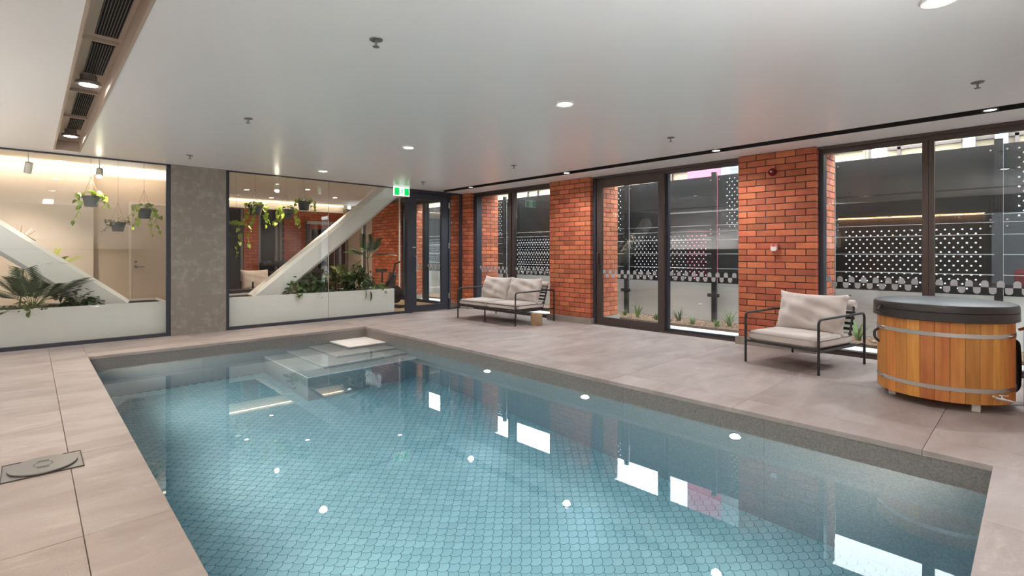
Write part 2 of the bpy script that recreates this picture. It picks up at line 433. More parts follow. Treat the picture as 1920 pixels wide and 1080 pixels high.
# corner steps
for i in range(4):
    x0 = 3.47 - 0.33*i; y0 = 7.17 - 0.31*i; z = -0.192 - 0.155*i
    zb = z - 0.155 if i < 3 else BZ
    z = z if i else -0.172
    s = MB().box(x0, PX1, y0, PY1, zb-0.02, z-0.03).obj('step', M['poolstone'], pool)
    MB().box(x0-0.002, PX1, y0-0.002, PY1, z-0.028, z).obj('tread', M['stepstone'], s)
water = MB().box(PX0-0.012, PX1+0.012, PY0-0.012, PY1+0.012, BZ-0.06, WZ).obj('pool_water', M['water'])
tag(water, 'still clear turquoise water filling the swimming pool', 'water')
for o in [pool] + list(pool.children_recursive):
    o.cycles.is_caustics_receiver = True
water.cycles.is_caustics_caster = True
PL = ['nearest of three small round lights at the waterline of the pool wall', 'middle of three small round lights at the waterline of the pool wall', 'farthest of three small round lights at the waterline, beside the pool steps']
for i, y in enumerate((1.664, 3.164, 4.669)):
    t = thing('pool_light', PL[i], 'pool light', (PX1+0.003, y, -0.265), 0, 'lights in the pool wall')
    MB().lathe([(0.040, 0.0), (0.040, -0.012), (0.028, -0.014), (0.028, -0.004)], 20, ax='x').obj('bezel', M['steel'], t, smooth=True)
    MB().lathe([(0.028, -0.002), (0.028, -0.010), (0.012, -0.013)], 20, ax='x').obj('lens', M['poollens'], t, smooth=True)
    l = lamp_spot(t, (-0.03, 0, -0.02), LAMP['pool'], (1.0, 0.95, 0.85), angle=170, blend=0.6, rad=0.04, rot=(0, math.radians(85), 0), caustic=True)

for i, (y, w) in enumerate(((1.0, 'nearest'), (2.9, 'second nearest'), (4.8, 'second farthest'), (6.7, 'farthest'))):
    t = thing('added_underwater_light', w + ' added underwater fill light in the left pool wall, hidden below the deck edge', 'pool light', (PX0-0.003, y, -0.62), 0, 'added fill lights in the left pool wall')  # added fill light out of view, brightens the pool and ceiling
    MB().lathe([(0.09, 0.0), (0.09, 0.012), (0.07, 0.016), (0.07, 0.004)], 20, ax='x').obj('bezel', M['steel'], t, smooth=True)
    MB().lathe([(0.07, 0.002), (0.07, 0.010), (0.03, 0.013)], 20, ax='x').obj('lens', M['poollens'], t, smooth=True)
    lamp_spot(t, (0.04, 0, 0), LAMP['poolfill'], (1.0, 0.88, 0.76), angle=175, blend=0.5, rad=0.07, rot=(0, -math.radians(104), 0), caustic=True)

for i, (x, w) in enumerate(((1.3, 'left'), (3.1, 'right'))):
    t = thing('added_underwater_light', w + ' one of two added underwater fill lights in the near pool wall, hidden below the deck edge', 'pool light', (x, PY0-0.003, -0.62), 0, 'added fill lights in the near pool wall')  # unseen lamp added to even out the light in the pool
    MB().lathe([(0.09, 0.0), (0.09, 0.012), (0.07, 0.016), (0.07, 0.004)], 20, ax='y').obj('bezel', M['steel'], t, smooth=True)
    MB().lathe([(0.07, 0.002), (0.07, 0.010), (0.03, 0.013)], 20, ax='y').obj('lens', M['poollens'], t, smooth=True)
    lamp_spot(t, (0, 0.04, 0), LAMP['poolfill']*0.5, (1.0, 0.88, 0.76), angle=175, blend=0.5, rad=0.07, rot=(math.radians(108), 0, 0), caustic=True)

# ---- ceiling with the vent slot and the lighting slot
ce = MB()
VX0, VX1, VY1 = 0.222, 0.462, 8.70
TX0, TX1 = 6.315, 6.535
ce.box(XL-0.2, VX0, YN-0.2, YG, CZ, CZ+0.16)
ce.box(VX0, VX1, VY1, YG, CZ, CZ+0.16)
ce.box(VX1, TX0, YN-0.2, YG, CZ, CZ+0.16)
ce.box(TX1, 7.30, YN-0.2, YG, CZ, CZ+0.16)
ce.box(VX0, VX1, YN-0.2, VY1, CZ+0.155, CZ+0.2)
ce.box(TX0, TX1, YN-0.2, YG, CZ+0.10, CZ+0.2)
ce = tag(ce.obj('ceiling', M['ceil']), None, None, kind='structure')
ce.cycles.is_caustics_receiver = True
tr = MB()
tr.box(TX0, TX0+0.006, YN-0.1, YG-0.01, CZ-0.003, CZ+0.09); tr.box(TX1-0.006, TX1, YN-0.1, YG-0.01, CZ-0.003, CZ+0.09); tr.box(TX0, TX1, YN-0.1, YG-0.01, CZ+0.045, CZ+0.098)
tag(tr.obj('trim_1', M['black']), None, None, kind='structure')

# ---- linear vent
vent = thing('linear_ceiling_vent', 'long bronze recessed air vent running along the ceiling above the left deck', 'ceiling vent', (0.342, 4.0, CZ))
VB = 2.70
m = MB(); m.box(VX0, VX1, YN, VY1, VB, VB+0.02); m.obj('back_panel', M['ventbronze'], vent, world=True)
for (a, b, n) in ((VX0-0.012, VX0+0.006, 'edge_trim'), (VX1-0.006, VX1+0.012, 'edge_trim')):
    MB().box(a, b, YN, VY1+0.01, CZ-0.004, CZ+0.004).obj(n, M['ventbronze'], vent, world=True)
MB().box(VX0, VX0+0.005, YN, VY1, CZ, VB).obj('side_panel', M['ventbronze'], vent, world=True)
MB().box(VX1-0.005, VX1, YN, VY1, CZ, VB).obj('side_panel', M['ventbronze'], vent, world=True)
MB().box(VX0, VX1, VY1-0.004, VY1, CZ, VB).obj('end_panel', M['ventbronze'], vent, world=True)
for (y0, y1) in ((2.30, 3.05), (3.12, 4.30), (4.48, 5.28), (5.96, 6.98), (7.20, 7.80)):
    g = MB().box(0.306, 0.430, y0, y1, VB-0.006, VB-0.001).obj('grille', M['void'], vent, world=True)
    n = 9
    slm = MB().box(-0.0013, 0.0013, -(y1-y0)/2, (y1-y0)/2, -0.008, 0.0).mesh('grille_slat', M['slat'])
    for k in range(n):
        inst('grille_slat', slm, g, (0.309 + 0.118*k/(n-1) - 0.342, (y0+y1)/2-4.0, VB-0.006-CZ))
    for yy in [y0 + 0.01 + (y1-y0-0.02)*k/3 for k in range(4)]:
        MB().box(0.306, 0.430, yy-0.002, yy+0.002, VB-0.011, VB-0.006).obj('grille_crossbar', M['slat'], g, world=True)
for y in (3.08, 4.40, 5.90, 7.06):
    MB().box(VX0+0.02, VX1-0.02, y-0.014, y+0.014, VB-0.022, VB-0.001).obj('cross_bar', M['ventbronze'], vent, world=True)
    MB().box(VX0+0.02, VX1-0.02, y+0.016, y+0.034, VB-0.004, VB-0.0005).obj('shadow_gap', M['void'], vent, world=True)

def downlight(label, x, y, z, r, watts, col, ring, group, angle=152):
    t = thing('recessed_downlight', label, 'downlight', (x, y, z), 0, group)
    MB().lathe([(r, 0.0), (r, -0.012), (r*0.96, -0.018), (r*0.72, -0.012), (r*0.70, 0.0)], 28).obj('trim_ring', ring, t, smooth=True)
    MB().lathe([(r*0.70, -0.002), (r*0.70, -0.009), (r*0.3, -0.011)], 24).obj('lens', M['led_n'], t, smooth=True)
    lamp_spot(t, (0, 0, -0.03), watts, col, angle, 1.0, 0.06)
    return t
for i, (y, w) in enumerate(((0.35, 'at the right edge of the frame above the pool corner'), (2.885, 'nearest over the middle of the pool'), (5.43, 'second over the middle of the pool'), (7.96, 'farthest over the pool, close to the glass wall'))):
    downlight('round white ceiling downlight ' + w, 3.41, y, CZ, 0.082, LAMP['down'], NEUT, M['white'], 'round ceiling downlights over the pool')
for i, (y, w) in enumerate(((0.30, 'above the round tub'), (2.87, 'above the brick pier behind the armchair'), (5.38, 'in front of the pier beside the sliding door'), (7.88, 'near the far end above the sofa'))):
    downlight('small downlight in the black ceiling slot ' + w, 6.40, y, CZ+0.006, 0.062, LAMP['track'], NEUT, M['black'], 'downlights in the black ceiling slot')
for i, (y, w) in enumerate(((2.85, 'behind the top edge of the frame'), (5.38, 'nearer one, between grilles'), (7.90, 'farther one, by the glass wall'))):
    t = thing('vent_downlight', 'round downlight hanging in the bronze ceiling vent, ' + w, 'downlight', (0.344, y, 2.70), 0, 'downlights in the ceiling vent')
    MB().lathe([(0.055, 0.0), (0.055, -0.050), (0.080, -0.052), (0.085, -0.058), (0.085, -0.076), (0.076, -0.082), (0.064, -0.078)], 28).obj('housing', M['slat'], t, smooth=True)
    MB().lathe([(0.060, -0.070), (0.060, -0.079), (0.02, -0.081)], 24).obj('lens', M['led_n'], t, smooth=True)
    lamp_spot(t, (0, 0, -0.10), LAMP['vent'], NEUT, 150, 1.0, 0.06)

# sprinklers
def sprinkler(label, x, y):
    t = thing('ceiling_sprinkler', label, 'sprinkler', (x, y, CZ), 0, 'ceiling fire sprinklers')
    MB().lathe([(0.042, 0.0), (0.040, -0.006), (0.022, -0.009), (0.012, -0.004)], 20).obj('escutcheon', M['fitting'], t, smooth=True)
    MB().lathe([(0.009, 0.0), (0.007, -0.03), (0.005, -0.045)], 10).obj('stem', M['fitting'], t, smooth=True)
    MB().lathe([(0.020, -0.045), (0.021, -0.048), (0.006, -0.051)], 14).obj('deflector', M['fitting'], t, smooth=True)
for (x, y, w) in ((1.545, 2.83, 'nearest the camera on the pool ceiling'), (1.547, 5.37, 'second from the camera on the left of the ceiling'), (1.56, 7.95, 'in front of the concrete column'),
                  (5.30, 0.32, 'at the right edge above the tub'), (5.31, 2.91, 'second from the right, left of the brick pier'), (5.285, 5.48, 'third from the right, above the sofa'), (5.30, 7.95, 'farthest, beside the exit sign')):
    sprinkler('small chrome fire sprinkler ' + w, x, y)

# ---- walls out of view
def struct(name, mb, mt, **k): return tag(mb.obj(name, mt, **k), None, None, kind='structure')
struct('wall_near', MB().box(XL-0.2, 7.2, YN-0.25, YN, 0, CZ), M['white'])
wl = struct('wall_left', MB().box(XL-0.25, XL, 0.80, YB, 0, 2.75).box(XL-0.25, XL, YN-0.25, 0.80, 2.25, 2.75), M['darkwall'])
sm = bevbox('batten', 0.03, 0.045, 2.16, 0.003, M['timber'])
for k in range(47):
    inst('batten', sm, wl, (XL+0.022, 0.85 + 0.062*k, 1.09))
lb = MB().box(XL+0.03, XL+0.05, 0.83, 3.75, 2.164, 2.176)
tag(lb.obj('led_strip', M['led_gold']), 'golden LED strip glowing above the timber batten wall', 'led strip')
CVZ = 1.35
CW = (0.94, 0.965, 1.0)
cv = thing('added_uplight', 'added LED uplight along the left wall, out of view, to brighten the ceiling', 'added uplight', (XL+0.30, 6.4, CVZ))  # added uplight out of view, lifts the ceiling brightness
MB().box(XL+0.0, XL+0.36, 3.9, YG-0.1, CVZ-0.03, CVZ-0.015).box(XL+0.345, XL+0.36, 3.9, YG-0.1, CVZ-0.015, CVZ+0.012).obj('fill_trough', M['darkwall'], cv, world=True)
MB().box(XL+0.28, XL+0.30, 3.9, YG-0.1, CVZ-0.012, CVZ-0.006).obj('fill_led_tape', M['led_w'], cv, world=True)
lamp_area(cv, (0, 0, 0.0), 0.05, 4.8, LAMP['cove'], CW, rot=(0, math.radians(180-44), 0), spread=130)
cv = thing('added_uplight', 'added LED uplight along the near wall, out of view, to brighten the ceiling', 'added uplight', (0.65, YN+0.10, CVZ))  # fill uplight added behind the camera for the nearer ceiling
MB().box(XL+0.2, 2.6, YN, YN+0.16, CVZ-0.03, CVZ-0.015).box(XL+0.2, 2.6, YN+0.145, YN+0.16, CVZ-0.015, CVZ+0.012).obj('fill_trough', M['darkwall'], cv, world=True)
MB().box(XL+0.2, 2.6, YN+0.08, YN+0.10, CVZ-0.012, CVZ-0.006).obj('fill_led_tape', M['led_w'], cv, world=True)
lamp_area(cv, (0, 0, 0.0), 3.7, 0.05, LAMP['nearfill'], CW, rot=(math.radians(180-30), 0, 0), spread=130)
tag(lamp_area(None, (XL+0.075, 2.3, 2.15), 0.03, 2.9, 7.0, (1.0, 0.66, 0.30), rot=(0, math.radians(-12), 0)), None, None).name = 'led_strip_lamp'
dl = MB()
for (a, b, c, d) in ((-0.60, -0.53, 0, 2.25), (0.73, 0.80, 0, 2.25), (-0.53, 0.73, 2.17, 2.25), (-0.53, 0.73, 0, 0.08), (0.08, 0.14, 0.08, 2.17)): dl.box(XL-0.16, XL-0.09, a, b, c, d)
d3 = struct('door_3', dl, M['navy'])
MB().box(XL-0.13, XL-0.122, -0.53, 0.73, 0.08, 2.17).obj('pane', M['glass'], d3)

# ---- brick piers, one object per brick
BL, BD, BH, CO = 0.23, 0.11, 0.075, 0.085
bfull = bevbox('brick', BD, BL, BH, 0.003, M['brick'])
bside = bevbox('brick', BL, BD, BH, 0.003, M['brick'])
bhalf = bevbox('brick', BD, BD, BH, 0.003, M['brick'])
def pier(label, y0, nb, depth=3, side=True):
    wY = nb*0.24 - 0.01
    X0 = 7.05; dX = 0.12 + depth*0.24 - 0.01
    t = thing('brick_pier', label, 'brick pier', (X0, y0, 0), 0, 'red brick piers along the window wall')
    MB().box(0.004, dX-0.004, 0.004, wY-0.004, 0.0, CZ).obj('mortar_core', M['mortar'], t)
    MB().box(-0.06, dX+0.03, -0.02, wY+0.02, 0.0, 0.103).obj('plinth', M['plinth'], t)
    for r in range(29):
        z = 0.105 + CO*r + BH/2 + 0.004
        def jit(): return random.uniform(-0.0015, 0.0015)
        if r % 2 == 0:
            for k in range(nb): inst('brick', bfull, t, (BD/2+jit(), k*0.24+BL/2, z), (0, 0, PI if random.random() < .5 else 0))
            if side:
                for k in range(depth): inst('brick', bside, t, (0.12+k*0.24+BL/2, BD/2+jit(), z), (0, 0, PI if random.random() < .5 else 0))
        else:
            for k in range(nb-1): inst('brick', bfull, t, (BD/2+jit(), 0.12+k*0.24+BL/2, z), (0, 0, PI if random.random() < .5 else 0))
            inst('brick', bside, t, (BL/2+jit(), wY-BD/2, z))
            if side:
                for k in range(depth): inst('brick', bside, t, (k*0.24+BL/2, BD/2+jit(), z))
                inst('brick', bhalf, t, (depth*0.24+BD/2, BD/2+jit(), z))
            else: inst('brick', bside, t, (BL/2+jit(), BD/2, z))
    return t
pier('red brick pier behind the armchair, with two alarm devices on it', 1.90, 4)
pier('red brick pier between the sofa and the sliding door', 5.39, 4)
pier('narrow red brick pier where the glass wall meets the windows, left of the sofa', 8.70, 4)
pier('red brick pier seen through the glass wall, behind the planter', 11.72, 6, side=True)
struct('wall_right', MB().box(7.30, 7.88, -2.0, YB, 2.62, 3.6).box(7.05, 7.30, -2.0, YB, CZ+0.165, 3.6).box(7.05, 7.86, -1.6, YN-0.02, 0, 2.6).box(7.05, 7.60, 14.75, YB, 0, 2.6).box(7.165, 7.30, -2.0, YB, -0.3, -0.002), M['plinth'])

# ---- windows of the right wall
def frostdots(mb, x, y0, y1):
    w = 0.059; y = y1 - 0.012; k = 0
    while y - w > y0 + 0.005:
        c = y - w/2; r = w/2
        zc = 0.887
        if k % 2 == 0: pl = [(c-r, zc+0.002), (c+r, zc+0.002)] + [(c + r*math.cos(a*PI/8), zc+0.042+r*math.sin(a*PI/8)) for a in range(9)]
        else: pl = [(c+r, zc-0.002), (c-r, zc-0.002)] + [(c - r*math.cos(a*PI/8), zc-0.042-r*math.sin(a*PI/8)) for a in range(9)]
        mb.prism(pl, x, x+0.0008, ax='x'); y -= w + 0.0015; k += 1
def glaze(parent, y0, y1, z0, z1, x=7.215, dots=True, mt='glassdark'):
    p = MB().box(x, x+0.008, y0, y1, z0, z1).obj('pane', M[mt], parent)
    if dots:
        mb = MB(); frostdots(mb, x-0.0015, y0, y1); mb.obj('frosted_dots', M['frost'], p)
    return p
def frame(parent, boxes, mt, name='frame_member'):
    for (y0, y1, z0, z1, x0, x1) in boxes:
        MB().box(x0, x1, y0, y1, z0, z1).obj(name, M[mt], parent)
HZ = 2.485
def track(parent, y0, y1, mt):
    frame(parent, [(y0, y1, 0.0, 0.012, 7.12, 7.32), (y0, y1, 0.012, 0.03, 7.125, 7.135), (y0, y1, 0.012, 0.03, 7.175, 7.185), (y0, y1, 0.012, 0.045, 7.29, 7.32)], mt, 'floor_track')
    frame(parent, [(y0, y1, HZ+0.045, CZ+0.16, 7.125, 7.305), (y0, y1, HZ, HZ+0.045, 7.17, 7.27)], mt, 'head')
# bay C
w2 = tag(bpy.data.objects.new('window_2', None), None, None, kind='structure'); C.objects.link(w2)
track(w2, YN, 1.90, 'bronze')
frame(w2, [(1.845, 1.90, 0.012, HZ, 7.15, 7.28)], 'navy', 'jamb')
frame(w2, [(0.835, 0.885, 0.012, HZ, 7.16, 7.27), (0.785, 0.833, 0.012, HZ, 7.175, 7.27), (YN, YN+0.06, 0.012, HZ, 7.16, 7.27)], 'bronze', 'mullion')
frame(w2, [(0.885, 1.845, 0.012, 0.05, 7.19, 7.25), (YN, 0.785, 0.012, 0.05, 7.19, 7.25)], 'bronze', 'bottom_rail')
glaze(w2, 0.885, 1.845, 0.05, HZ); glaze(w2, YN+0.06, 0.785, 0.05, HZ)
# bay B: sliding door
d2 = tag(bpy.data.objects.new('door_2', None), None, None, kind='structure'); C.objects.link(d2)
track(d2, 2.85, 5.39, 'bronze')
frame(d2, [(5.335, 5.39, 0.012, HZ+0.04, 7.13, 7.30)], 'navy', 'jamb')
leaf = MB().box(7.145, 7.195, 5.215, 5.32, 0.03, HZ).obj('sliding_leaf_stile', M['bronze'], d2)
frame(d2, [(4.03, 4.135, 0.03, HZ, 7.145, 7.195)], 'bronze', 'sliding_leaf_stile')
frame(d2, [(4.135, 5.215, HZ-0.115, HZ, 7.15, 7.19), (4.135, 5.215, 0.03, 0.135, 7.15, 7.19)], 'bronze', 'sliding_leaf_rail')
glaze(d2, 4.135, 5.215, 0.135, HZ-0.115, x=7.165)
frame(d2, [(3.99, 4.045, 0.03, HZ, 7.21, 7.27), (2.85, 2.90, 0.03, HZ, 7.21, 7.27)], 'navy', 'fixed_stile')
frame(d2, [(2.90, 3.99, 0.03, 0.06, 7.21, 7.26)], 'navy', 'fixed_rail')
glaze(d2, 2.90, 3.99, 0.06, HZ, x=7.235)
h = MB(); h.tube(round_path([(7.145, 5.275, 1.03), (7.095, 5.275, 1.03), (7.095, 5.275, 1.24), (7.145, 5.275, 1.24)], 0.02), 0.011)
h.box(7.137, 7.146, 5.25, 5.30, 0.99, 1.28)
h.obj('pull_handle', M['bronze'], d2, smooth=True)
h2 = MB().box(7.135, 7.146, 5.235, 5.262, 0.93, 1.02).obj('lock_case', M['black'], d2)
# bay A
w1 = tag(bpy.data.objects.new('window_1', None), None, None, kind='structure'); C.objects.link(w1)
track(w1, 6.34, 8.70, 'bronze')
frame(w1, [(8.58, 8.70, 0.012, HZ, 7.14, 7.28)], 'navy', 'jamb')
frame(w1, [(7.50, 7.585, 0.012, HZ, 7.15, 7.27), (7.44, 7.498, 0.012, HZ, 7.17, 7.27), (6.34, 6.38, 0.012, HZ, 7.16, 7.27)], 'bronze', 'mullion')
frame(w1, [(7.585, 8.58, 0.012, 0.05, 7.19, 7.25), (6.38, 7.44, 0.012, 0.05, 7.19, 7.25)], 'bronze', 'bottom_rail')
glaze(w1, 7.585, 8.58, 0.05, HZ); glaze(w1, 6.38, 7.44, 0.05, HZ)
# lobby windows on the same wall
w6 = tag(bpy.data.objects.new('window_6', None), None, None, kind='structure'); C.objects.link(w6)
track(w6, 9.65, 11.72, 'navy')
frame(w6, [(9.65, 9.72, 0.012, HZ, 7.15, 7.28), (10.62, 10.74, 0.012, HZ, 7.15, 7.27), (11.64, 11.72, 0.012, HZ, 7.15, 7.27)], 'navy', 'mullion')
glaze(w6, 9.72, 10.62, 0.03, HZ); glaze(w6, 10.74, 11.64, 0.03, HZ)
w7 = tag(bpy.data.objects.new('window_7', None), None, None, kind='structure'); C.objects.link(w7)
frame(w7, [(13.15, 13.22, 0.0, HZ+0.1, 7.15, 7.28), (13.92, 14.02, 0.0, HZ+0.1, 7.15, 7.27), (14.68, 14.75, 0.0, HZ+0.1, 7.15, 7.27)], 'bronze', 'mullion')
glaze(w7, 13.22, 13.92, 0.03, HZ, dots=False); glaze(w7, 14.02, 14.68, 0.03, HZ, dots=False)
cu = MB()
for k in range(40):
    y = 13.2 + 1.5*k/40
    if 13.55 < y < 13.8: continue
    cu.box(7.08, 7.11 + 0.02*(k % 2), y, y+0.034, 0.05, 2.45)
tag(cu.obj('vertical_blind', M['lobbywall2']), 'tan vertical blinds on the far window behind the planter', 'blind')

# ---- glass wall to the lobby (Y = YG)
def gw(name): 
    o = tag(bpy.data.objects.new(name, None), None, None, kind='structure'); C.objects.link(o); return o
def gframe(parent, boxes, mt='navy', name='frame_member', d0=0.0, d1=0.05):
    for (x0, x1, z0, z1) in boxes: MB().box(x0, x1, YG+d0, YG+d1, z0, z1).obj(name, M[mt], parent)
def gpane(parent, x0, x1, z0, z1, y=YG+0.02): return MB().box(x0, x1, y, y+0.01, z0, z1).obj('pane', M['glass'], parent)
w3 = gw('window_3')
gframe(w3, [(XL, 1.52, 0, 0.05), (XL, 1.52, CZ-0.018, CZ+0.12), (1.465, 1.52, 0.05, CZ)]); gpane(w3, XL, 1.465, 0.05, CZ-0.018)
w4 = gw('window_4')
gframe(w4, [(2.255, 5.60, 0, 0.05), (2.255, 5.60, CZ-0.018, CZ+0.12), (2.255, 2.309, 0.05, CZ)])
gpane(w4, 2.309, 3.952, 0.05, CZ-0.018); gpane(w4, 3.958, 5.60, 0.05, CZ-0.018)
MB().box(3.952, 3.958, YG+0.018, YG+0.032, 0.05, CZ-0.018).obj('glass_joint', M['joint'], w4)
struct('wall_back', MB().box(1.52, 2.255, YG-0.03, YG+0.40, 0, CZ+0.13), M['concrete'])
d1 = gw('door_1')
gframe(d1, [(5.60, 5.715, 0, CZ), (6.655, 6.70, 0, CZ), (5.715, 6.655, 2.50, CZ)], name='door_frame', d0=-0.02, d1=0.09)
gframe(d1, [(5.722, 5.834, 0.01, 2.495), (6.47, 6.65, 0.01, 2.495)], name='leaf_stile', d0=0.0, d1=0.05)
gframe(d1, [(5.834, 6.47, 2.37, 2.495), (5.834, 6.47, 0.01, 0.14)], name='leaf_rail', d0=0.0, d1=0.05)
gpane(d1, 5.834, 6.47, 0.14, 2.37)
hh = MB(); hh.tube(round_path([(5.80, YG, 0.87), (5.80, YG-0.06, 0.87), (5.80, YG-0.06, 1.17), (5.80, YG, 1.17)], 0.015), 0.011)
hh.obj('pull_handle', M['steel'], d1, smooth=True)
MB().box(5.73, 5.81, YG-0.012, YG, 1.345, 1.37).obj('push_plate', M['steel'], d1)
for z in (0.30, 1.40, 2.28): MB().box(6.648, 6.668, YG-0.03, YG-0.005, z-0.06, z+0.06).obj('hinge', M['steel'], d1)
w5 = gw('window_5')
gframe(w5, [(6.98, 7.05, 0, CZ), (6.70, 6.98, 2.535, CZ), (6.70, 6.98, 0, 0.03)]); gpane(w5, 6.70, 6.98, 0.03, 2.535)

# ---- lobby behind the glass
LZ = 2.70
struct('floor_lobby', MB().box(XL, 7.16, YG+0.05, YB+0.1, -0.2, -0.004), M['lobbyfloor'])
struct('ceiling_lobby', MB().box(XL, 7.30, YG, YB+0.1, LZ, LZ+0.1).box(XL, 7.3, YG+0.0, YG+0.05, CZ+0.12, LZ), M['white'])
wb = MB(); wb.box(XL, 0.763, 10.92, 11.20, 0, LZ); wb.box(0.763, 1.98, 11.06, 11.20, 0, 2.58); wb.box(1.98, 2.10, 11.0, YB, 0, LZ)
struct('wall_lobby', wb, M['lobbywall'])
struct('trim_2', MB().box(0.763, 1.98, 11.045, 11.06, 0, 2.55), M['lobbywall2'])
dd = struct('door_4', MB().box(1.285, 1.98, 11.022, 11.045, 0, 2.10), M['lobbywall2'])
for b in ((1.245, 1.285, 0, 2.14), (1.285, 1.98, 2.10, 2.14)): MB().box(b[0], b[1], 11.012, 11.045, b[2], b[3]).obj('architrave', M['lobbywall'], dd)
lv = MB(); lv.lathe([(0.028, 0), (0.028, -0.012)], 16, c=(1.345, 11.022, 1.0), ax='y'); lv.tube([(1.345, 11.02, 1.0), (1.345, 10.97, 1.0), (1.46, 10.97, 1.0)], 0.010)
lv.lathe([(0.022, 0), (0.022, -0.012)], 16, c=(1.345, 11.022, 1.085), ax='y'); lv.tube([(1.33, 11.005, 1.085), (1.36, 11.005, 1.10)], 0.007)
lv.obj('lever_handle', M['slat'], dd, smooth=True)
ls = MB().box(XL, 1.98, 10.80, 10.815, 2.672, 2.690); tag(ls.obj('led_strip', M['led_w']), 'warm LED cove strip along the lobby wall behind the left glass', 'led strip')
lamp_area(None, (0.2, 10.72, 2.66), 3.2, 0.06, 2.6, WARM, rot=(math.radians(25), 0, 0)).name = 'led_strip_lamp'
# far brick wall of the lobby gym
fw = MB()
for (a, b, c, d) in ((2.1, 2.6, 0, 2.45), (4.22, 4.58, 0, 2.45), (5.28, 6.02, 0, 2.45), (6.02, 7.1, 1.95, 2.45), (2.1, 7.2, 2.45, LZ)): fw.box(a, b, YB, YB+0.25, c, d)
struct('wall_far', fw, M['brickfar'])
struct('wall_far_head', MB().box(2.1, 7.2, YB-0.02, YB, 2.47, LZ), M['white'])
w8 = gw('window_8')
for (a, b, c, d) in ((2.6, 4.22, 0, 2.45), (4.58, 5.28, 0, 2.45), (6.02, 7.1, 0, 1.95)): MB().box(a, b, YB+0.15, YB+0.17, c, d).obj('pane', M['fence'], w8)
for x in (2.6, 3.4, 4.16, 4.60, 5.06, 5.18, 6.03, 6.5): MB().box(x, x+0.06, YB+0.05, YB+0.15, 0, 2.45 if x < 6 else 1.95).obj('mullion', M['slat'], w8)
ls = MB().box(2.12, 7.0, YB-0.14, YB-0.125, 2.66, 2.675); tag(ls.obj('led_strip', M['led_w']), 'thin warm LED line along the far end of the lobby ceiling', 'led strip')

# ---- outside: ground, bed, low wall, fence, buildings
struct('ground_outside', MB().box(7.30, 8.0, -9, 16, -0.3, -0.01), M['outpave'])
struct('ground_street', MB().box(8.98, 40, -30, 40, -0.3, -0.05), M['outpave'])
tag(MB().box(8.0, 8.80, -9, 16, -0.3, 0.03).obj('garden_bed', M['mulch']), 'strip of bark mulch garden bed outside the windows', 'garden bed')
tag(MB().box(8.80, 8.98, -9, 16, -0.3, 0.72).obj('low_garden_wall', M['render']), 'low grey-white rendered wall behind the garden bed', 'wall')
fence = thing('perforated_screen_fence', 'dark metal screen fence with square perforations and wire cables outside the windows', 'fence', (8.7, 2.0, 0))
POSTS = [-6.87, -5.07, -3.27, -1.47, 0.33, 2.13, 3.92, 5.72, 7.52, 9.32, 11.12, 12.92]
for y in POSTS:
    MB().box(8.64, 8.70, y-0.04, y+0.04, 0.031, 2.66).obj('post', M['black'], fence, world=True)
    for dz in (0.50,):
        for s in (-1, 1): MB().box(8.625, 8.645, y+s*0.075-0.03, y+s*0.075+0.03, dz-0.03, dz+0.03).obj('bracket', M['black'], fence, world=True)
    for s in (-1, 1):
        for zz in (2.53, 1.66, 1.58):
            MB().lathe([(0.012, 0), (0.010, -0.006)], 8, c=(8.698, y+s*0.075, zz), ax='x').obj('bolt', M['steel'], fence, world=True)
def perforated(y0, y1, z0, z1, cols=0.0855, rows=0.059, hs=0.0100, mg=0.085):
    mb = MB(); x = 8.705
    nr = int((z1-z0-0.05)//rows); zt = (z0+z1)/2 + nr*rows/2
    def q(a, b, c, d):
        if b-a > 1e-5 and d-c > 1e-5: mb.add([(x, a, c), (x, b, c), (x, b, d), (x, a, d)], [(0,1,2,3)])
    q(y0, y1, zt, z1); q(y0, y1, z0, zt-nr*rows)
    for r in range(nr):
        zb = zt-(r+1)*rows; zc = zb + rows/2; za = zb+rows
        off = 0.0 if r % 2 == 0 else cols/2
        n = int((y1-y0-2*mg-off)//cols); st = y0+mg+off
        q(y0, st, zb, za); q(st+n*cols, y1, zb, za)
        for k in range(n):
            a = st+k*cols; b = a+cols; c = (a+b)/2
            h0 = [(c-hs, zc-hs), (c+hs, zc-hs), (c+hs, zc+hs*0.5), (c+hs*0.5, zc+hs), (c-hs*0.5, zc+hs), (c-hs, zc+hs*0.5)]
            o_ = [(a, zb), (b, zb), (b, za), (a, za)]
            vs = [(x, p[0], p[1]) for p in o_ + h0]
            mb.add(vs, [(0,1,5,4), (1,2,6,5), (2,7,6), (2,3,8,7), (3,9,8), (3,0,4,9)])
    return mb
for i, (a, b) in enumerate(zip(POSTS, POSTS[1:])):
    up, lo = (i % 2 == 1), (i % 2 == 0)
    ya, yb = a+0.041, b-0.041
    for (z0, z1, perf) in ((1.632, 2.60, up), (0.71, 1.629, lo)):
        if perf: perforated(ya, yb, z0, z1).obj('perforated_sheet', M['fence'], fence, world=True, fix=False)
        else: MB().box(8.704, 8.707, ya, yb, z0, z1).obj('solid_sheet', M['fence'], fence, world=True)
    for z in (0.97, 1.225, 1.475, 1.73):
        MB().tube([(8.66, a, z), (8.66, b, z)], 0.0035, 5).obj('cable', M['steel'], fence, world=True)
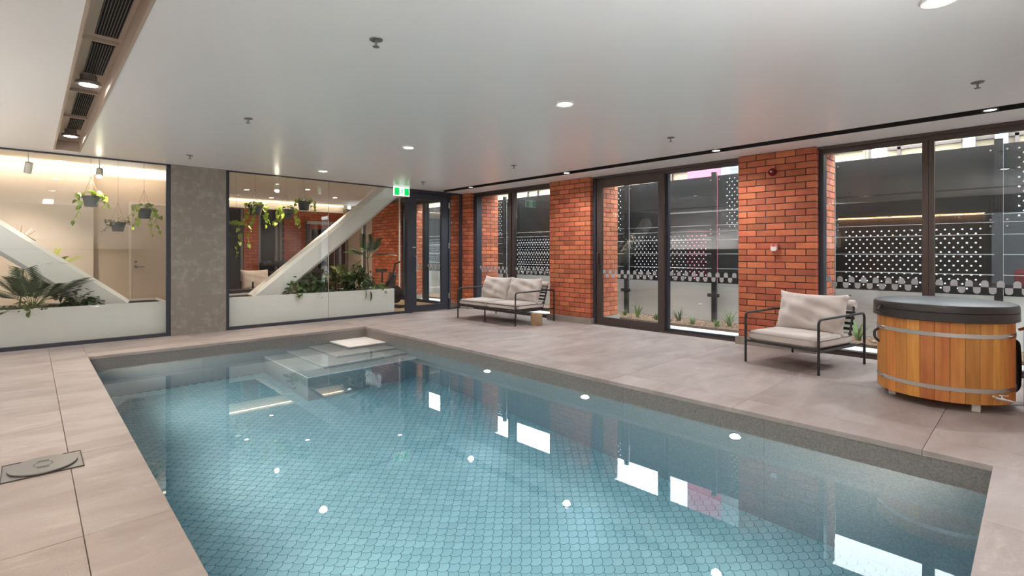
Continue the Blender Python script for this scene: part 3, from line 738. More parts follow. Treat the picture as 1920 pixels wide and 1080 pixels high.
# buildings across the street
bd = thing('street_building', 'cream and grey building with dark framed windows across the street above the fence', 'building', (16, 4, 0))
MB().box(16.2, 17, -14, 30, -0.04, 3.0).obj('ground_storey', M['grey'], bd, world=True)
MB().box(16.2, 17, -14, 2.75, 3.0, 5.6).box(16.2, 17, 3.2, 30, 3.0, 5.6).obj('upper_wall', M['cream'], bd, world=True)
y = -8.0
while y < 16:
    MB().box(16.1, 16.22, y, y+0.07, 3.0, 5.6).obj('window_mullion', M['bronze'], bd, world=True); y += 0.62 if random.random() < .7 else 0.9
MB().box(16.1, 16.25, -14, 2.7, 3.90, 3.97).obj('window_head', M['bronze'], bd, world=True)
MB().box(16.1, 16.25, 3.25, 30, 3.98, 4.05).obj('window_head', M['bronze'], bd, world=True)
for y in (0.45, 1.0, -0.35, 9.4): MB().box(15.9, 16.22, y, y+0.22, 3.0, 5.6).obj('pilaster', M['grey'], bd, world=True)
tw = thing('pink_tower', 'pink clad building block beyond the fence', 'building', (15.8, 7.1, 0))
MB().box(15.2, 16.05, 6.65, 7.75, -0.04, 9.5).obj('tower_body', M['pink'], tw, world=True)
MB().box(15.1, 16.05, 6.35, 6.62, -0.04, 9.5).obj('corner_pier', M['grey'], tw, world=True)

# ================================================================== OBJECTS
# ---- seating
def pillow(w, h, t, n=18, wr=0.010, seed=0, p=2.6, ear=0.02):
    """pillow in the local YZ plane (w along y, h along z), thickness along x"""
    rnd = random.Random(seed); ph = [rnd.uniform(0, 6.28) for _ in range(6)]
    mb = MB(); vs = []; fs = []
    for side in (-1, 1):
        for i in range(n+1):
            for j in range(n+1):
                a = -1 + 2*i/n; b = -1 + 2*j/n
                prof = ((1-abs(a)**p)*(1-abs(b)**p))**0.5 if abs(a) < 1 and abs(b) < 1 else 0
                pin = 1 - 0.055*(1-a*a)*(abs(b) > 0.99)
                yy = a*w/2*(1-0.05*(1-b*b)*0 - 0.03*(b*b < 0.5)*abs(a)**6) + ear*a*abs(a)**3*abs(b)**5
                zz = b*h/2*(1-0.06*(1-a*a)*abs(b)**4) + ear*b*abs(b)**3*abs(a)**5
                wv = wr*prof*(math.sin(5*a+3*b+ph[0]) + 0.7*math.sin(9*b-4*a+ph[1]) + 0.5*math.sin(13*a+6*b*a+ph[2]))
                edge = math.exp(-((1-abs(a))*7)**2) * math.sin(17*b+ph[3]) * 0.5 + math.exp(-((1-abs(b))*7)**2)*math.sin(15*a+ph[4])*0.5
                vs.append((side*(t/2*prof) + wv*(1 if side < 0 else -0.5) + edge*wr*prof*1.6, yy, zz))
    m = (n+1)*(n+1)
    for s_ in range(2):
        for i in range(n):
            for j in range(n):
                q = [s_*m+i*(n+1)+j, s_*m+(i+1)*(n+1)+j, s_*m+(i+1)*(n+1)+j+1, s_*m+i*(n+1)+j+1]
                fs.append(tuple(q))
    mb.add(vs, fs); return mb
def weld(o, d=0.0008):
    bm = bmesh.new(); bm.from_mesh(o.data); bmesh.ops.remove_doubles(bm, verts=bm.verts, dist=d); bmesh.ops.recalc_face_normals(bm, faces=bm.faces); bm.to_mesh(o.data); bm.free()
    for p in o.data.polygons: p.use_smooth = True
    return o
def slabcushion(x0, x1, y0, y1, z0, z1, r=0.03):
    bm = bmesh.new(); bmesh.ops.create_cube(bm, size=1.0)
    for v in bm.verts: v.co = ((x0+x1)/2 + v.co.x*(x1-x0), (y0+y1)/2 + v.co.y*(y1-y0), (z0+z1)/2 + v.co.z*(z1-z0))
    bmesh.ops.subdivide_edges(bm, edges=bm.edges, cuts=5, use_grid_fill=True)
    for v in bm.verts:
        a = 2*(v.co.x-x0)/(x1-x0)-1; b = 2*(v.co.y-y0)/(y1-y0)-1; c = 2*(v.co.z-z0)/(z1-z0)-1
        e = max(0.0, 1-a*a)*max(0.0, 1-b*b)
        if c > 0.5: v.co.z += 0.018*e**0.5
    bmesh.ops.bevel(bm, geom=[e for e in bm.edges if e.calc_face_angle(0) > 0.9], offset=r, segments=3, affect='EDGES')
    me = bpy.data.meshes.new('seat_cushion'); bm.to_mesh(me); bm.free(); me.materials.append(M['fabric'])
    for p in me.polygons: p.use_smooth = True
    return me
def lounge(name, label, cat, loc, rz, w, seats):
    """local: faces -x; x 0 (front) .. 0.98 (back), y -w/2..w/2"""
    t = thing(name, label, cat, loc, rz)
    D = 0.98; A = 0.575; r = 0.013; hw = w/2
    for s in (-1, 1):
        f = MB().tube(round_path([(0, s*hw, 0), (0, s*hw, A-0.012), (D, s*hw, A+0.0), (D, s*hw, 0)], 0.06, 6), r, 10).obj('arm_frame', M['black'], t, smooth=True)
        MB().tube([(0.0, s*hw, 0.235), (D, s*hw, 0.235)], r*0.9, 8).obj('side_rail', M['black'], t, smooth=True)
    MB().tube([(0.0, -hw, 0.245), (0.0, hw, 0.245)], r*0.9, 8).obj('front_rail', M['black'], t, smooth=True)
    MB().tube([(0.78, -hw, 0.235), (0.78, hw, 0.235)], r*0.9, 8).obj('rear_rail', M['black'], t, smooth=True)
    if seats > 1:
        for x in (0.0, D-0.2): MB().tube([(x, 0, 0), (x, 0, 0.24)], r, 8).obj('leg', M['black'], t, smooth=True)
    MB().box(0.02, 0.78, -hw+0.01, hw-0.01, 0.243, 0.252).obj('seat_deck', M['black'], t)
    # back: two raked posts with straps
    for s in (-1, 1):
        MB().tube([(0.72, s*(hw-0.05), 0.235), (0.86, s*(hw-0.05), 0.64)], r*0.9, 8).obj('back_post', M['black'], t, smooth=True)
    MB().tube([(0.86, -hw+0.05, 0.64), (0.86, hw-0.05, 0.64)], r*0.9, 8).obj('back_rail', M['black'], t, smooth=True)
    for k in range(6):
        z = 0.29 + 0.058*k; x = 0.72 + 0.14*(z-0.235)/0.405
        MB().box(x-0.004, x+0.004, -hw+0.03, hw-0.03, z-0.014, z+0.014).obj('back_strap', M['black'], t)
    sw = (w-0.02)/seats
    for k in range(seats):
        y0 = -hw+0.01+k*sw
        o = bpy.data.objects.new('seat_cushion', slabcushion(0.005, 0.74, y0+0.003, y0+sw-0.003, 0.252, 0.362)); C.objects.link(o); o.parent = t
    bw = (w-0.08)/seats
    for k in range(seats):
        yc = -hw+0.04+bw*(k+0.5) 
        o = pillow(bw*1.03, 0.46, 0.27, 26, 0.017, seed=11+k*5+seats).obj('back_cushion', M['fabric'], t, fix=False)
        weld(o); o.location = (0.63, yc, 0.555); o.rotation_euler = (random.uniform(-.02,.02), math.radians(17), 0)
    o = MB().lathe([(0.0, -hw+0.06), (0.045, -hw+0.055), (0.058, -hw+0.07), (0.060, 0), (0.058, hw-0.07), (0.045, hw-0.055), (0.0, hw-0.06)], 18, c=(0.90, 0, 0.66), ax='y', cap=False).obj('headrest_roll', M['fabric'], t, smooth=True)
    return t
lounge('outdoor_sofa', 'two-seat sofa with thin black metal frame and oatmeal cushions under the far window', 'sofa', (5.915, 6.885, 0), 0.0, 1.58, 2)
lounge('lounge_armchair', 'wide armchair with thin black metal frame and oatmeal cushions by the tub', 'armchair', (5.857, 1.926, 0), math.radians(-11.6), 0.80, 1)
# stump
st = MB(); prof = [(0.0, 0), (0.095, 0), (0.102, 0.02), (0.098, 0.10), (0.104, 0.18), (0.098, 0.20), (0.0, 0.20)]
st.lathe(prof, 20, cap=False); st.v = [(x*(1+0.06*math.sin(3*math.atan2(y, x)+1)+0.03*math.sin(7*math.atan2(y, x))), y*(1+0.05*math.sin(3*math.atan2(y, x)+1)), z) for x, y, z in st.v]
tag(st.obj('log_stool', M['stump'], loc=(6.30, 5.965, 0), smooth=True), 'small brown log stool on the floor at the end of the sofa', 'stool')

# ---- round cedar tub
TX, TY, TR = 5.67, 0.568, 0.450
tub = thing('cedar_plunge_tub', 'round cedar plunge tub with steel hoops and a dark padded cover', 'tub', (TX, TY, 0))
NS = 30
for k in range(NS):
    a0 = 2*PI*k/NS + 0.002; a1 = 2*PI*(k+1)/NS - 0.002
    am = (a0+a1)/2; ri = TR-0.04; ro = TR
    def pol(a, r): return (r*math.cos(a), r*math.sin(a))
    pl = [pol(a0, ri), pol(a1, ri), pol(a1, ro-0.002), pol(a1-0.008, ro), pol(am, ro+0.001), pol(a0+0.008, ro), pol(a0, ro-0.002)]
    MB().prism(pl, 0.07 + (0.0), 0.735).obj('stave', M['cedar'], tub)
MB().lathe([(0, 0.09), (TR-0.04, 0.09), (TR-0.04, 0.12), (0, 0.12)], 30, cap=False).obj('base_board', M['cedar'], tub)
for z in (0.176, 0.598):
    hp = MB().lathe([(TR+0.001, z-0.016), (TR+0.005, z-0.016), (TR+0.005, z+0.016), (TR+0.001, z+0.016)], 60, cap=False).obj('steel_hoop', M['steel'], tub, smooth=True)
    for ang in (2.2, -1.96):
        c, s_ = math.cos(ang), math.sin(ang)
        MB().tube([((TR+0.014)*math.cos(ang-.09), (TR+0.014)*math.sin(ang-.09), z), ((TR+0.016)*c, (TR+0.016)*s_, z), ((TR+0.014)*math.cos(ang+.09), (TR+0.014)*math.sin(ang+.09), z)], 0.008, 8).obj('hoop_bolt', M['chrome'], hp, smooth=True)
for (x, y, sx, sy) in ((-0.265, -0.235, 0.09, 0.05), (-0.12, 0.32, 0.10, 0.05), (0.30, 0.12, 0.05, 0.1)):
    MB().box(x-sx/2, x+sx/2, y-sy/2, y+sy/2, 0, 0.07).obj('foot_block', M['white'], tub)
LR = 0.478
cov = MB().lathe([(0.0, 0.862), (0.25, 0.856), (LR-0.03, 0.838), (LR-0.008, 0.830), (LR, 0.815), (LR+0.002, 0.775), (LR-0.004, 0.772), (LR+0.001, 0.768), (LR+0.004, 0.705), (LR-0.006, 0.700), (LR-0.015, 0.71), (LR-0.02, 0.74)], 64, cap=False).obj('cover', M['vinyl'], tub, smooth=True)
MB().tube([(LR*math.cos(2.25), LR*math.sin(2.25), 0.79), ((LR+0.05)*math.cos(2.3), (LR+0.05)*math.sin(2.3), 0.76), (LR*math.cos(2.38), LR*math.sin(2.38), 0.735)], 0.012, 6).obj('strap_handle', M['rubber'], cov, smooth=True)
a = 1.98
MB().tube(round_path([((TR)*math.cos(a), (TR)*math.sin(a), 0.575), ((TR+0.035)*math.cos(a), (TR+0.035)*math.sin(a), 0.55), ((TR+0.035)*math.cos(a+.03), (TR+0.035)*math.sin(a+.03), 0.49), ((TR)*math.cos(a+.03), (TR)*math.sin(a+.03), 0.46)], 0.02), 0.011, 8).obj('side_handle', M['rubber'], tub, smooth=True)
a = -2.34
ca, sa = math.cos(a), math.sin(a); tx_, ty_ = -sa, ca
def tp(r, s, z): return ((TR+r)*ca + s*tx_, (TR+r)*sa + s*ty_, z)
fa = MB(); fa.tube([tp(-0.01, 0, 0.14), tp(0.04, 0, 0.138), tp(0.055, 0.03, 0.132), tp(0.06, 0.11, 0.115)], [0.012, 0.013, 0.013, 0.010], 10)
fa.tube([tp(0.055, 0.03, 0.13), tp(0.055, 0.03, 0.16)], 0.006, 8); fa.tube([tp(0.055, 0.0, 0.162), tp(0.055, 0.07, 0.158)], 0.006, 8)
fa.obj('drain_tap', M['chrome'], tub, smooth=True)
# heater box
hb = thing('timber_heater_box', 'brown timber heater box with copper pipe at the right edge behind the tub', 'cabinet', (6.0, -0.14, 0))
MB().box(5.745, 6.25, -0.40, 0.075, 0.03, 0.65).obj('body', M['cabinet'], hb, world=True)
for x in (5.77, 6.2):
    for y in (-0.37, 0.05): MB().box(x-0.02, x+0.02, y-0.02, y+0.02, 0, 0.03).obj('foot', M['rubber'], hb, world=True)
MB().tube(round_path([(5.84, 0.10, 0.62), (5.76, 0.02, 0.665), (5.74, -0.30, 0.668)], 0.03), 0.012, 10).obj('copper_pipe', M['copper'], hb, smooth=True, world=True)
tag(MB().tube(round_path([(5.90, 0.20, 0.50), (5.98, 0.115, 0.52), (6.02, 0.105, 0.30), (5.98, 0.11, 0.10), (5.90, 0.17, 0.08)], 0.06, 6), 0.018, 8).obj('black_hose', M['rubber'], smooth=True), 'black rubber hose looped between the tub and heater box', 'hose')

# ---- floor sump lid
sp = thing('skimmer_lid', 'round grey skimmer lid in a square frame set in the left deck', 'drain cover', (0.054, 4.015, 0))
MB().box(-0.175, 0.175, -0.155, 0.155, 0.0, 0.004).obj('square_frame', M['drainlid'], sp)
for b in ((-0.175,0.175,-0.155,-0.150),(-0.175,0.175,0.150,0.155),(-0.175,-0.170,-0.155,0.155),(0.170,0.175,-0.155,0.155)): MB().box(b[0], b[1], b[2], b[3], 0.003, 0.0065).obj('frame_edge', M['rubber'], sp)
ld = MB().lathe([(0.150, 0.006), (0.153, 0.010), (0.150, 0.015), (0.0, 0.016)], 48, cap=False).obj('lid', M['drainlid'], sp, smooth=True)
MB().lathe([(0.152, 0.004), (0.1535, 0.0065), (0.151, 0.0075)], 48, cap=False).obj('lid_gap', M['rubber'], sp, smooth=True)
MB().lathe([(0.040, 0.0155), (0.042, 0.0172), (0.044, 0.0155)], 32, cap=False).obj('ring_mark', M['rubber'], ld, smooth=True)
for s in (-1, 1): MB().box(-0.026, 0.026, s*0.060-0.005, s*0.060+0.005, 0.0155, 0.0168).obj('finger_slot', M['rubber'], ld)

# ---- exit sign
ex = thing('exit_sign', 'green running man exit sign hanging below the ceiling beside the black door', 'exit sign', (5.365, 8.80, CZ))
MB().box(-0.178, 0.178, -0.012, 0.012, -0.190, -0.012).obj('housing', M['exitwhite'], ex)
MB().box(-0.165, -0.058, -0.0135, -0.0125, -0.175, -0.030).obj('green_panel', M['exitgreen'], ex)
MB().box(0.058, 0.165, -0.0135, -0.0125, -0.175, -0.030).obj('green_panel', M['exitgreen'], ex)
MB().box(-0.02, 0.02, -0.012, 0.012, -0.012, 0.0).obj('bracket', M['white'], ex)
man = MB(); 
def seg(a, b, w):
    a = Vector((a[0], 0, a[1])); b = Vector((b[0], 0, b[1])); n = Vector((-(b-a).z, 0, (b-a).x)).normalized()*w/2
    man.add([a+n+Vector((0,-0.0145,0)), a-n+Vector((0,-0.0145,0)), b-n+Vector((0,-0.0145,0)), b+n+Vector((0,-0.0145,0))], [(0,1,2,3)])
seg((0.008,-0.065), (-0.004,-0.110), 0.024); seg((-0.002,-0.108), (0.022,-0.132), 0.014); seg((0.022,-0.130), (0.030,-0.165), 0.012)
seg((-0.004,-0.108), (-0.020,-0.138), 0.014); seg((-0.020,-0.138), (-0.046,-0.146), 0.012); seg((0.008,-0.070), (0.034,-0.092), 0.010); seg((0.004,-0.072), (-0.026,-0.082), 0.010)
man.lathe([(0.011, -0.0146), (0.011, -0.0141)], 14, c=(0.016, 0, -0.046), ax='y')
man.obj('running_man', M['exitgreen'], ex, fix=False)

# ---- alarms on the pier
al = thing('alarm_beacon', 'dark red round fire alarm beacon high on the brick pier', 'alarm', (7.05, 2.40, 2.305))
MB().lathe([(0.050, 0.0), (0.050, -0.03), (0.046, -0.035)], 24, ax='x').obj('base', M['redlens'], al, smooth=True)
MB().lathe([(0.044, -0.035), (0.044, -0.055), (0.034, -0.072), (0.016, -0.08), (0.0, -0.081)], 24, ax='x', cap=False).obj('lens', M['redlens'], al, smooth=True)
MB().lathe([(0.012, -0.080), (0.008, -0.084), (0, -0.085)], 10, ax='x', cap=False).obj('lamp_tip', M['white'], al, smooth=True)
al = thing('alarm_call_point', 'small pinkish red alarm call point halfway up the brick pier', 'alarm', (7.05, 2.378, 1.316))
MB().prism([(-0.045,0.05),(-0.045,-0.03),(-0.03,-0.055),(0.03,-0.055),(0.045,-0.03),(0.045,0.05)], -0.045, 0.0, ax='x').obj('case', M['grille'], al)
MB().prism([(-0.035,0.012),(-0.035,-0.025),(-0.022,-0.045),(0.022,-0.045),(0.035,-0.025),(0.035,0.012)], -0.052, -0.045, ax='x').obj('face_plate', M['white'], al)
MB().lathe([(0.010, -0.045), (0.010, -0.055), (0.0, -0.058)], 12, c=(0, 0, 0.03), ax='x', cap=False).obj('button', M['red'], al, smooth=True)

# ---- planters and struts in the lobby
def planter(label, x0, x1, z):
    t = thing('lobby_planter', label, 'planter', ((x0+x1)/2, 9.45, 0), 0, 'white lobby planters')
    m = MB(); m.box(x0, x1, 9.10, 9.125, 0, z); m.box(x0, x1, 9.905, 9.93, 0, z); m.box(x0, x0+0.025, 9.125, 9.905, 0, z); m.box(x1-0.025, x1, 9.125, 9.905, 0, z)
    m.obj('box', M['white'], t, world=True)
    MB().box(x0+0.025, x1-0.025, 9.125, 9.905, 0.02, z-0.03).obj('soil', M['soil'], t, world=True)
planter('long white planter box behind the left glass pane', XL+0.05, 1.49, 0.515)
planter('long white planter box with dense plants behind the second glass pane', 2.28, 5.38, 0.515)
def strut(label, p0, p1, w=0.30, d=0.26):
    p0 = Vector(p0); p1 = Vector(p1); u = (p1-p0).normalized(); n = Vector((-u.z, 0, u.x)); y = Vector((0,1,0))
    ring = [(-w/2, -d/2+0.05), (-w/2, d/2), (w/2, d/2), (w/2, -d/2+0.05), (w/2-0.05, -d/2), (-w/2+0.05, -d/2)]
    m = MB(); vs = [p + n*a + y*b for p in (p0, p1) for a, b in ring]; k = len(ring)
    m.add(vs, [tuple(range(k)), tuple(range(2*k-1, k-1, -1))] + [(i, (i+1) % k, k+(i+1) % k, k+i) for i in range(k)])
    return tag(m.obj('steel_strut', M['white']), label, 'strut', 'white diagonal struts')
strut('white diagonal strut sloping down to the right behind the left glass pane', (-1.30, 9.45, 2.30), (0.96, 9.45, 0.40), 0.36)
strut('white diagonal strut rising to the right behind the second glass pane', (2.86, 9.45, 0.38), (5.47, 9.45, 2.545), 0.36)

# ---- plants
def heart(name, mt, s=0.07):
    o = [(0,0),(0.32,-0.12),(0.48,0.12),(0.42,0.45),(0.20,0.80),(0,1.05),(-0.20,0.80),(-0.42,0.45),(-0.48,0.12),(-0.32,-0.12)]
    mb = MB(); vs = [(x*s, y*s, (abs(x)*0.35 - 0.25*(y**2)*0.5)*s) for x, y in o]; vs.append((0, 0.45*s, -0.03*s))
    mb.add(vs, [(i, (i+1) % 10, 10) for i in range(10)]); return mb.mesh(name, mt, smooth=True, fix=False)
def strap(L, w, bend, n=6, z0=0.0):
    vs = []; fs = []
    for i in range(n+1):
        t = i/n; ww = w*(1-t**2.2)*(0.5+0.5*min(1, t*4))
        a = bend*t; x = L*(math.sin(a)/bend*1.0) if bend else 0; z = L*(1-math.cos(a))/bend if bend else L*t
        x, z = (L*(1-math.cos(a))/bend, L*math.sin(a)/bend) if bend > 0.01 else (0, L*t)
        vs += [(x, -ww/2, z+ww*0.15), (x, 0, z), (x, ww/2, z+ww*0.15)]
    for i in range(n):
        for k in range(2): fs.append((i*3+k, i*3+k+1, i*3+k+4, i*3+k+3))
    return vs, fs
def addx(mb, vf, M4):
    mb.add([tuple(M4 @ Vector(p)) for p in vf[0]], vf[1])
def hanging(label, x, y, z, pr, kind, trail, seed, hook=LZ):
    rnd = random.Random(seed)
    t = thing('hanging_plant', label, 'hanging plant', (x, y, z), 0, 'hanging plants in the lobby')
    hgt = pr*1.35
    MB().lathe([(pr*0.70, -hgt/2), (pr*0.93, hgt/2-0.02), (pr*1.05, hgt/2-0.02), (pr*1.05, hgt/2+0.012), (pr*0.9, hgt/2+0.012), (pr*0.88, hgt/2-0.015)], 20).obj('pot', M['pot'], t, smooth=True)
    MB().lathe([(0, hgt/2-0.01), (pr*0.89, hgt/2-0.01)], 16, cap=False).obj('soil', M['soil'], t)
    cd = MB()
    for k in range(3):
        a = 2*PI*k/3+0.4; cd.tube([(pr*math.cos(a), pr*math.sin(a), hgt/2), (0, 0, hgt/2+0.30)], 0.0016, 4)
    cd.tube([(0, 0, hgt/2+0.30), (0, 0, hook-z)], 0.0016, 4); cd.obj('hanging_cord', M['dry'], t)
    stem = MB(); lm = {'p': LEAFA, 'd': LEAFD}[kind]
    for (ang, L, n) in trail:
        c, s_ = math.cos(ang), math.sin(ang); pts = []
        for i in range(n+1):
            q = i/n; out = pr*0.6 + pr*0.75*min(1, q*2.2) + 0.05*q; zz = hgt/2 + 0.05*math.sin(min(1, q*2.5)*PI/2) - max(0, q-0.25)*L
            pts.append((out*c + 0.03*math.sin(q*7+ang), out*s_ + 0.03*math.cos(q*5), zz))
        stem.tube(pts, 0.003, 5)
        for i in range(1, n+1):
            p = pts[i]
            for _ in range(1 if kind == 'p' else 2):
                sc = rnd.uniform(0.75, 1.25)
                inst('leaf', rnd.choice(lm), t, (p[0]+rnd.uniform(-.02,.02), p[1]+rnd.uniform(-.02,.02), p[2]+rnd.uniform(-.01,.01)), (rnd.uniform(-1.9,-0.6), rnd.uniform(-.5,.5), rnd.uniform(0, 6.28)), (sc, sc, sc))
    for k in range(14 if kind == 'p' else 10):
        a = rnd.uniform(0, 6.28); rr = pr*rnd.uniform(0.3, 1.1); sc = rnd.uniform(0.8, 1.3)
        inst('leaf', rnd.choice(lm), t, (rr*math.cos(a), rr*math.sin(a), hgt/2+rnd.uniform(0.02, 0.08)), (rnd.uniform(-0.7, 0.4), rnd.uniform(-.5, .5), rnd.uniform(0, 6.28)), (sc, sc, sc))
    stem.obj('stems', M['dry'] if kind == 'd' else M['leafD'], t, smooth=True)
    return t
LEAFA = [heart('leaf', M['leafA'], 0.075), heart('leaf', M['leafC'], 0.065), heart('leaf', M['leafA'], 0.055)]
LEAFD = [heart('leaf', M['dry'], 0.035), heart('leaf', M['leafB'], 0.03)]
HY = 9.55
hanging('hanging pothos in charcoal pot, leftmost, trailing one vine on its left', 0.64, HY, 1.99, 0.105, 'p', [(3.6, 0.55, 8), (5.6, 0.22, 4), (0.2, 0.2, 4), (2.6, 0.15, 3)], 3)
hanging('hanging pot of dry twiggy stems, lowest of the three on the left', 0.95, HY, 1.63, 0.095, 'd', [(3.3, 0.25, 7), (4.2, 0.15, 6), (0.3, 0.1, 5), (2.2, 0.1, 4)], 5)
hanging('hanging pothos in charcoal pot, in front of the lobby door', 1.27, HY, 1.845, 0.105, 'p', [(4.0, 0.45, 6), (5.2, 0.6, 7), (5.9, 0.5, 6), (0.3, 0.2, 3), (3.2, 0.25, 4)], 8)
hanging('hanging pothos with long bright vines, left of the second pane', 2.87, HY, 1.99, 0.12, 'p', [(3.4, 0.45, 8), (4.2, 0.55, 8), (5.4, 0.5, 9), (5.9, 0.45, 8), (0.3, 0.3, 5)], 13)
hanging('hanging pothos in front of the far brick pier', 3.40, HY, 1.95, 0.115, 'p', [(3.2, 0.4, 8), (3.8, 0.4, 7), (5.8, 0.42, 8), (0.2, 0.35, 6)], 17)
hanging('small hanging pothos, highest and rightmost of the lobby pots', 3.72, HY, 2.12, 0.115, 'p', [(5.7, 0.25, 5), (0.2, 0.2, 4), (3.3, 0.2, 4)], 21)
hanging('low hanging pothos beside the concrete column', 2.56, HY, 1.62, 0.13, 'p', [(3.4, 0.6, 9), (4.6, 0.75, 10), (5.6, 0.5, 8), (2.6, 0.4, 6)], 27)

def foliage(name, label, cat, loc, parts, group=None):
    t = thing(name, label, cat, loc, 0, group)
    for nm, mb, mt in parts: tag(mb.obj(nm, M[mt], t, smooth=True, fix=False), None, None, kind='stuff' if nm == 'foliage' else None)
    return t
def frond_palm(seed, n, L, w=0.02, spread=1.0, leaflets=16):
    rnd = random.Random(seed); fo = MB(); stm = MB()
    for k in range(n):
        a = 2*PI*k/n + rnd.uniform(-.3, .3); el = rnd.uniform(0.25, 0.9)*spread; LL = L*rnd.uniform(0.75, 1.1)
        pts = []
        for i in range(9):
            q = i/8; out = LL*math.sin(el)*q*(1+0.25*q); up = LL*math.cos(el)*q - 0.35*LL*q*q*el
            pts.append(Vector((out*math.cos(a), out*math.sin(a), up)))
        stm.tube(pts, [0.006*(1-0.7*i/8) for i in range(9)], 5)
        for i in range(leaflets):
            q = 0.35 + 0.65*i/leaflets; idx = min(7, int(q*8)); p = pts[idx].lerp(pts[idx+1], q*8-idx); tdir = (pts[idx+1]-pts[idx]).normalized()
            for s_ in (-1, 1):
                side = tdir.cross(Vector((0,0,1))).normalized()*s_
                d = (side*0.8 + tdir*0.7 - Vector((0,0,0.25))).normalized(); ll = LL*0.34*(1-0.5*abs(q-0.6)); nn = tdir.cross(d).normalized().cross(d)*w*0.5
                fo.add([p, p+d*ll*0.45+nn, p+d*ll, p+d*ll*0.45-nn], [(0,1,2,3)])
    return fo, stm
def bush(seed, n, rx, ry, rz, s):
    rnd = random.Random(seed); fo = MB(); o = [(0,0),(0.35,0.3),(0.30,0.7),(0,1.0),(-0.30,0.7),(-0.35,0.3)]
    for k in range(n):
        th = rnd.uniform(0, 2*PI); ph = math.acos(rnd.uniform(-0.1, 1)); r = rnd.uniform(0.55, 1.0)
        p = Vector((rx*r*math.sin(ph)*math.cos(th), ry*r*math.sin(ph)*math.sin(th), rz*r*math.cos(ph)))
        E = Euler((rnd.uniform(-1.2, 0.6), rnd.uniform(-.6, .6), rnd.uniform(0, 6.28))).to_matrix(); sc = s*rnd.uniform(0.6, 1.3)
        fo.add([p + E @ Vector((x*sc, y*sc, (abs(x)*0.3-0.2*y*y)*sc)) for x, y in o], [(0,1,2,3),(0,3,4,5)])
    sk = MB()
    for k in range(7):
        a = k*0.9; sk.tube([(0.02*math.cos(a), 0.02*math.sin(a), 0), (rx*0.4*math.cos(a), ry*0.4*math.sin(a), rz*0.6)], 0.004, 5)
    return fo, sk
PZ = 0.485
f, s_ = frond_palm(2, 14, 0.70, 0.022, 0.85, 15); foliage('potted_palm', 'dark green fan palm under the strut behind the left glass pane', 'palm', (0.02, 9.30, PZ), [('foliage', f, 'leafB'), ('stems', s_, 'leafD')])
f, s_ = bush(5, 90, 0.30, 0.2, 0.28, 0.13); foliage('leafy_plant', 'broad dark leafed plant right of the palm in the left planter', 'plant', (0.48, 9.35, PZ), [('foliage', f, 'leafB'), ('stems', s_, 'dry')])
f, s_ = bush(6, 70, 0.28, 0.2, 0.12, 0.07); foliage('ground_cover', 'low green ground cover at the foot of the palm', 'plant', (-0.05, 9.22, PZ), [('foliage', f, 'leafD'), ('stems', s_, 'dry')])
# spiky flower and lime plant behind strut
fl = MB(); stm = MB()
for k in range(11):
    a_ = math.radians(-55 + 17*k)
    vf = strap(0.15, 0.045, 0.35, 5); addx(fl, vf, Matrix.Translation((0.018*k-0.02, 0.01*((k % 3)-1), -0.012*k)) @ Matrix.Rotation(0.35*((k % 3)-1), 4, 'Z') @ Matrix.Rotation(a_*0.8, 4, 'Y'))
stm.tube([(0.02, 0, -1.06), (0.06, 0, -0.5), (0.06, 0, -0.02)], 0.010, 6); stm.tube([(-0.03, 0, 0.0), (0.06, 0, -0.03), (0.18, 0, -0.12)], 0.012, 6)
t = thing('bromeliad', 'cream spiky flower head showing above the left strut', 'flower', (-0.13, 9.75, 1.53)); fl.obj('petals', M['petal'], t, smooth=True, fix=False); stm.obj('stem', M['leafD'], t)
f, s_ = frond_palm(12, 11, 0.50, 0.014, 0.9, 18); foliage('lime_palm', 'lime green fern leaves showing above the left strut', 'plant', (0.16, 9.80, 0.90), [('foliage', f, 'leafC'), ('stems', s_, 'leafC')])
# second planter
spec = [('leafy_shrub', 'low shrub with rounded leaves in front of the right strut foot', 'plant', (3.42, 9.22, PZ), bush(31, 60, 0.18, 0.12, 0.33, 0.10), 'leafD'),
        ('leafy_shrub', 'dense dark shrub left of the glass joint', 'plant', (3.78, 9.35, PZ), bush(32, 260, 0.32, 0.25, 0.42, 0.09), 'leafB'),
        ('leafy_shrub', 'dense dark shrub right of the glass joint', 'plant', (4.28, 9.40, PZ), bush(33, 260, 0.34, 0.28, 0.48, 0.09), 'leafB'),
        ('leafy_shrub', 'dark large-leafed shrub below the palm by the brick pier', 'plant', (4.78, 9.40, PZ), bush(34, 260, 0.32, 0.28, 0.55, 0.10), 'leafB'),
        ('trailing_plant', 'low trailing plant at the right end of the second planter', 'plant', (5.12, 9.25, PZ), bush(35, 110, 0.26, 0.16, 0.16, 0.08), 'leafD')]
for nm, lab, cat, loc, (f, s_), mt in spec: foliage(nm, lab, cat, loc, [('foliage', f, mt), ('stems', s_, 'dry')], 'shrubs in the second planter')
f, s_ = frond_palm(41, 11, 0.55, 0.014, 1.2, 22)
tr_ = MB().tube([(0, 0, -0.62), (0.03, 0.02, -0.3), (0, 0, 0)], 0.014, 7)
foliage('slender_palm', 'slender palm rising above the second planter before the brick pier', 'palm', (5.02, 9.55, 1.12), [('foliage', f, 'leafB'), ('stems', s_, 'leafB'), ('trunk', tr_, 'dry')])
f, s_ = frond_palm(43, 10, 0.50, 0.012, 1.1, 18); foliage('small_palm', 'small palm with pale fronds right of the glass joint', 'palm', (4.62, 9.62, 0.62), [('foliage', f, 'leafD'), ('stems', s_, 'leafD')])
tl = MB(); 
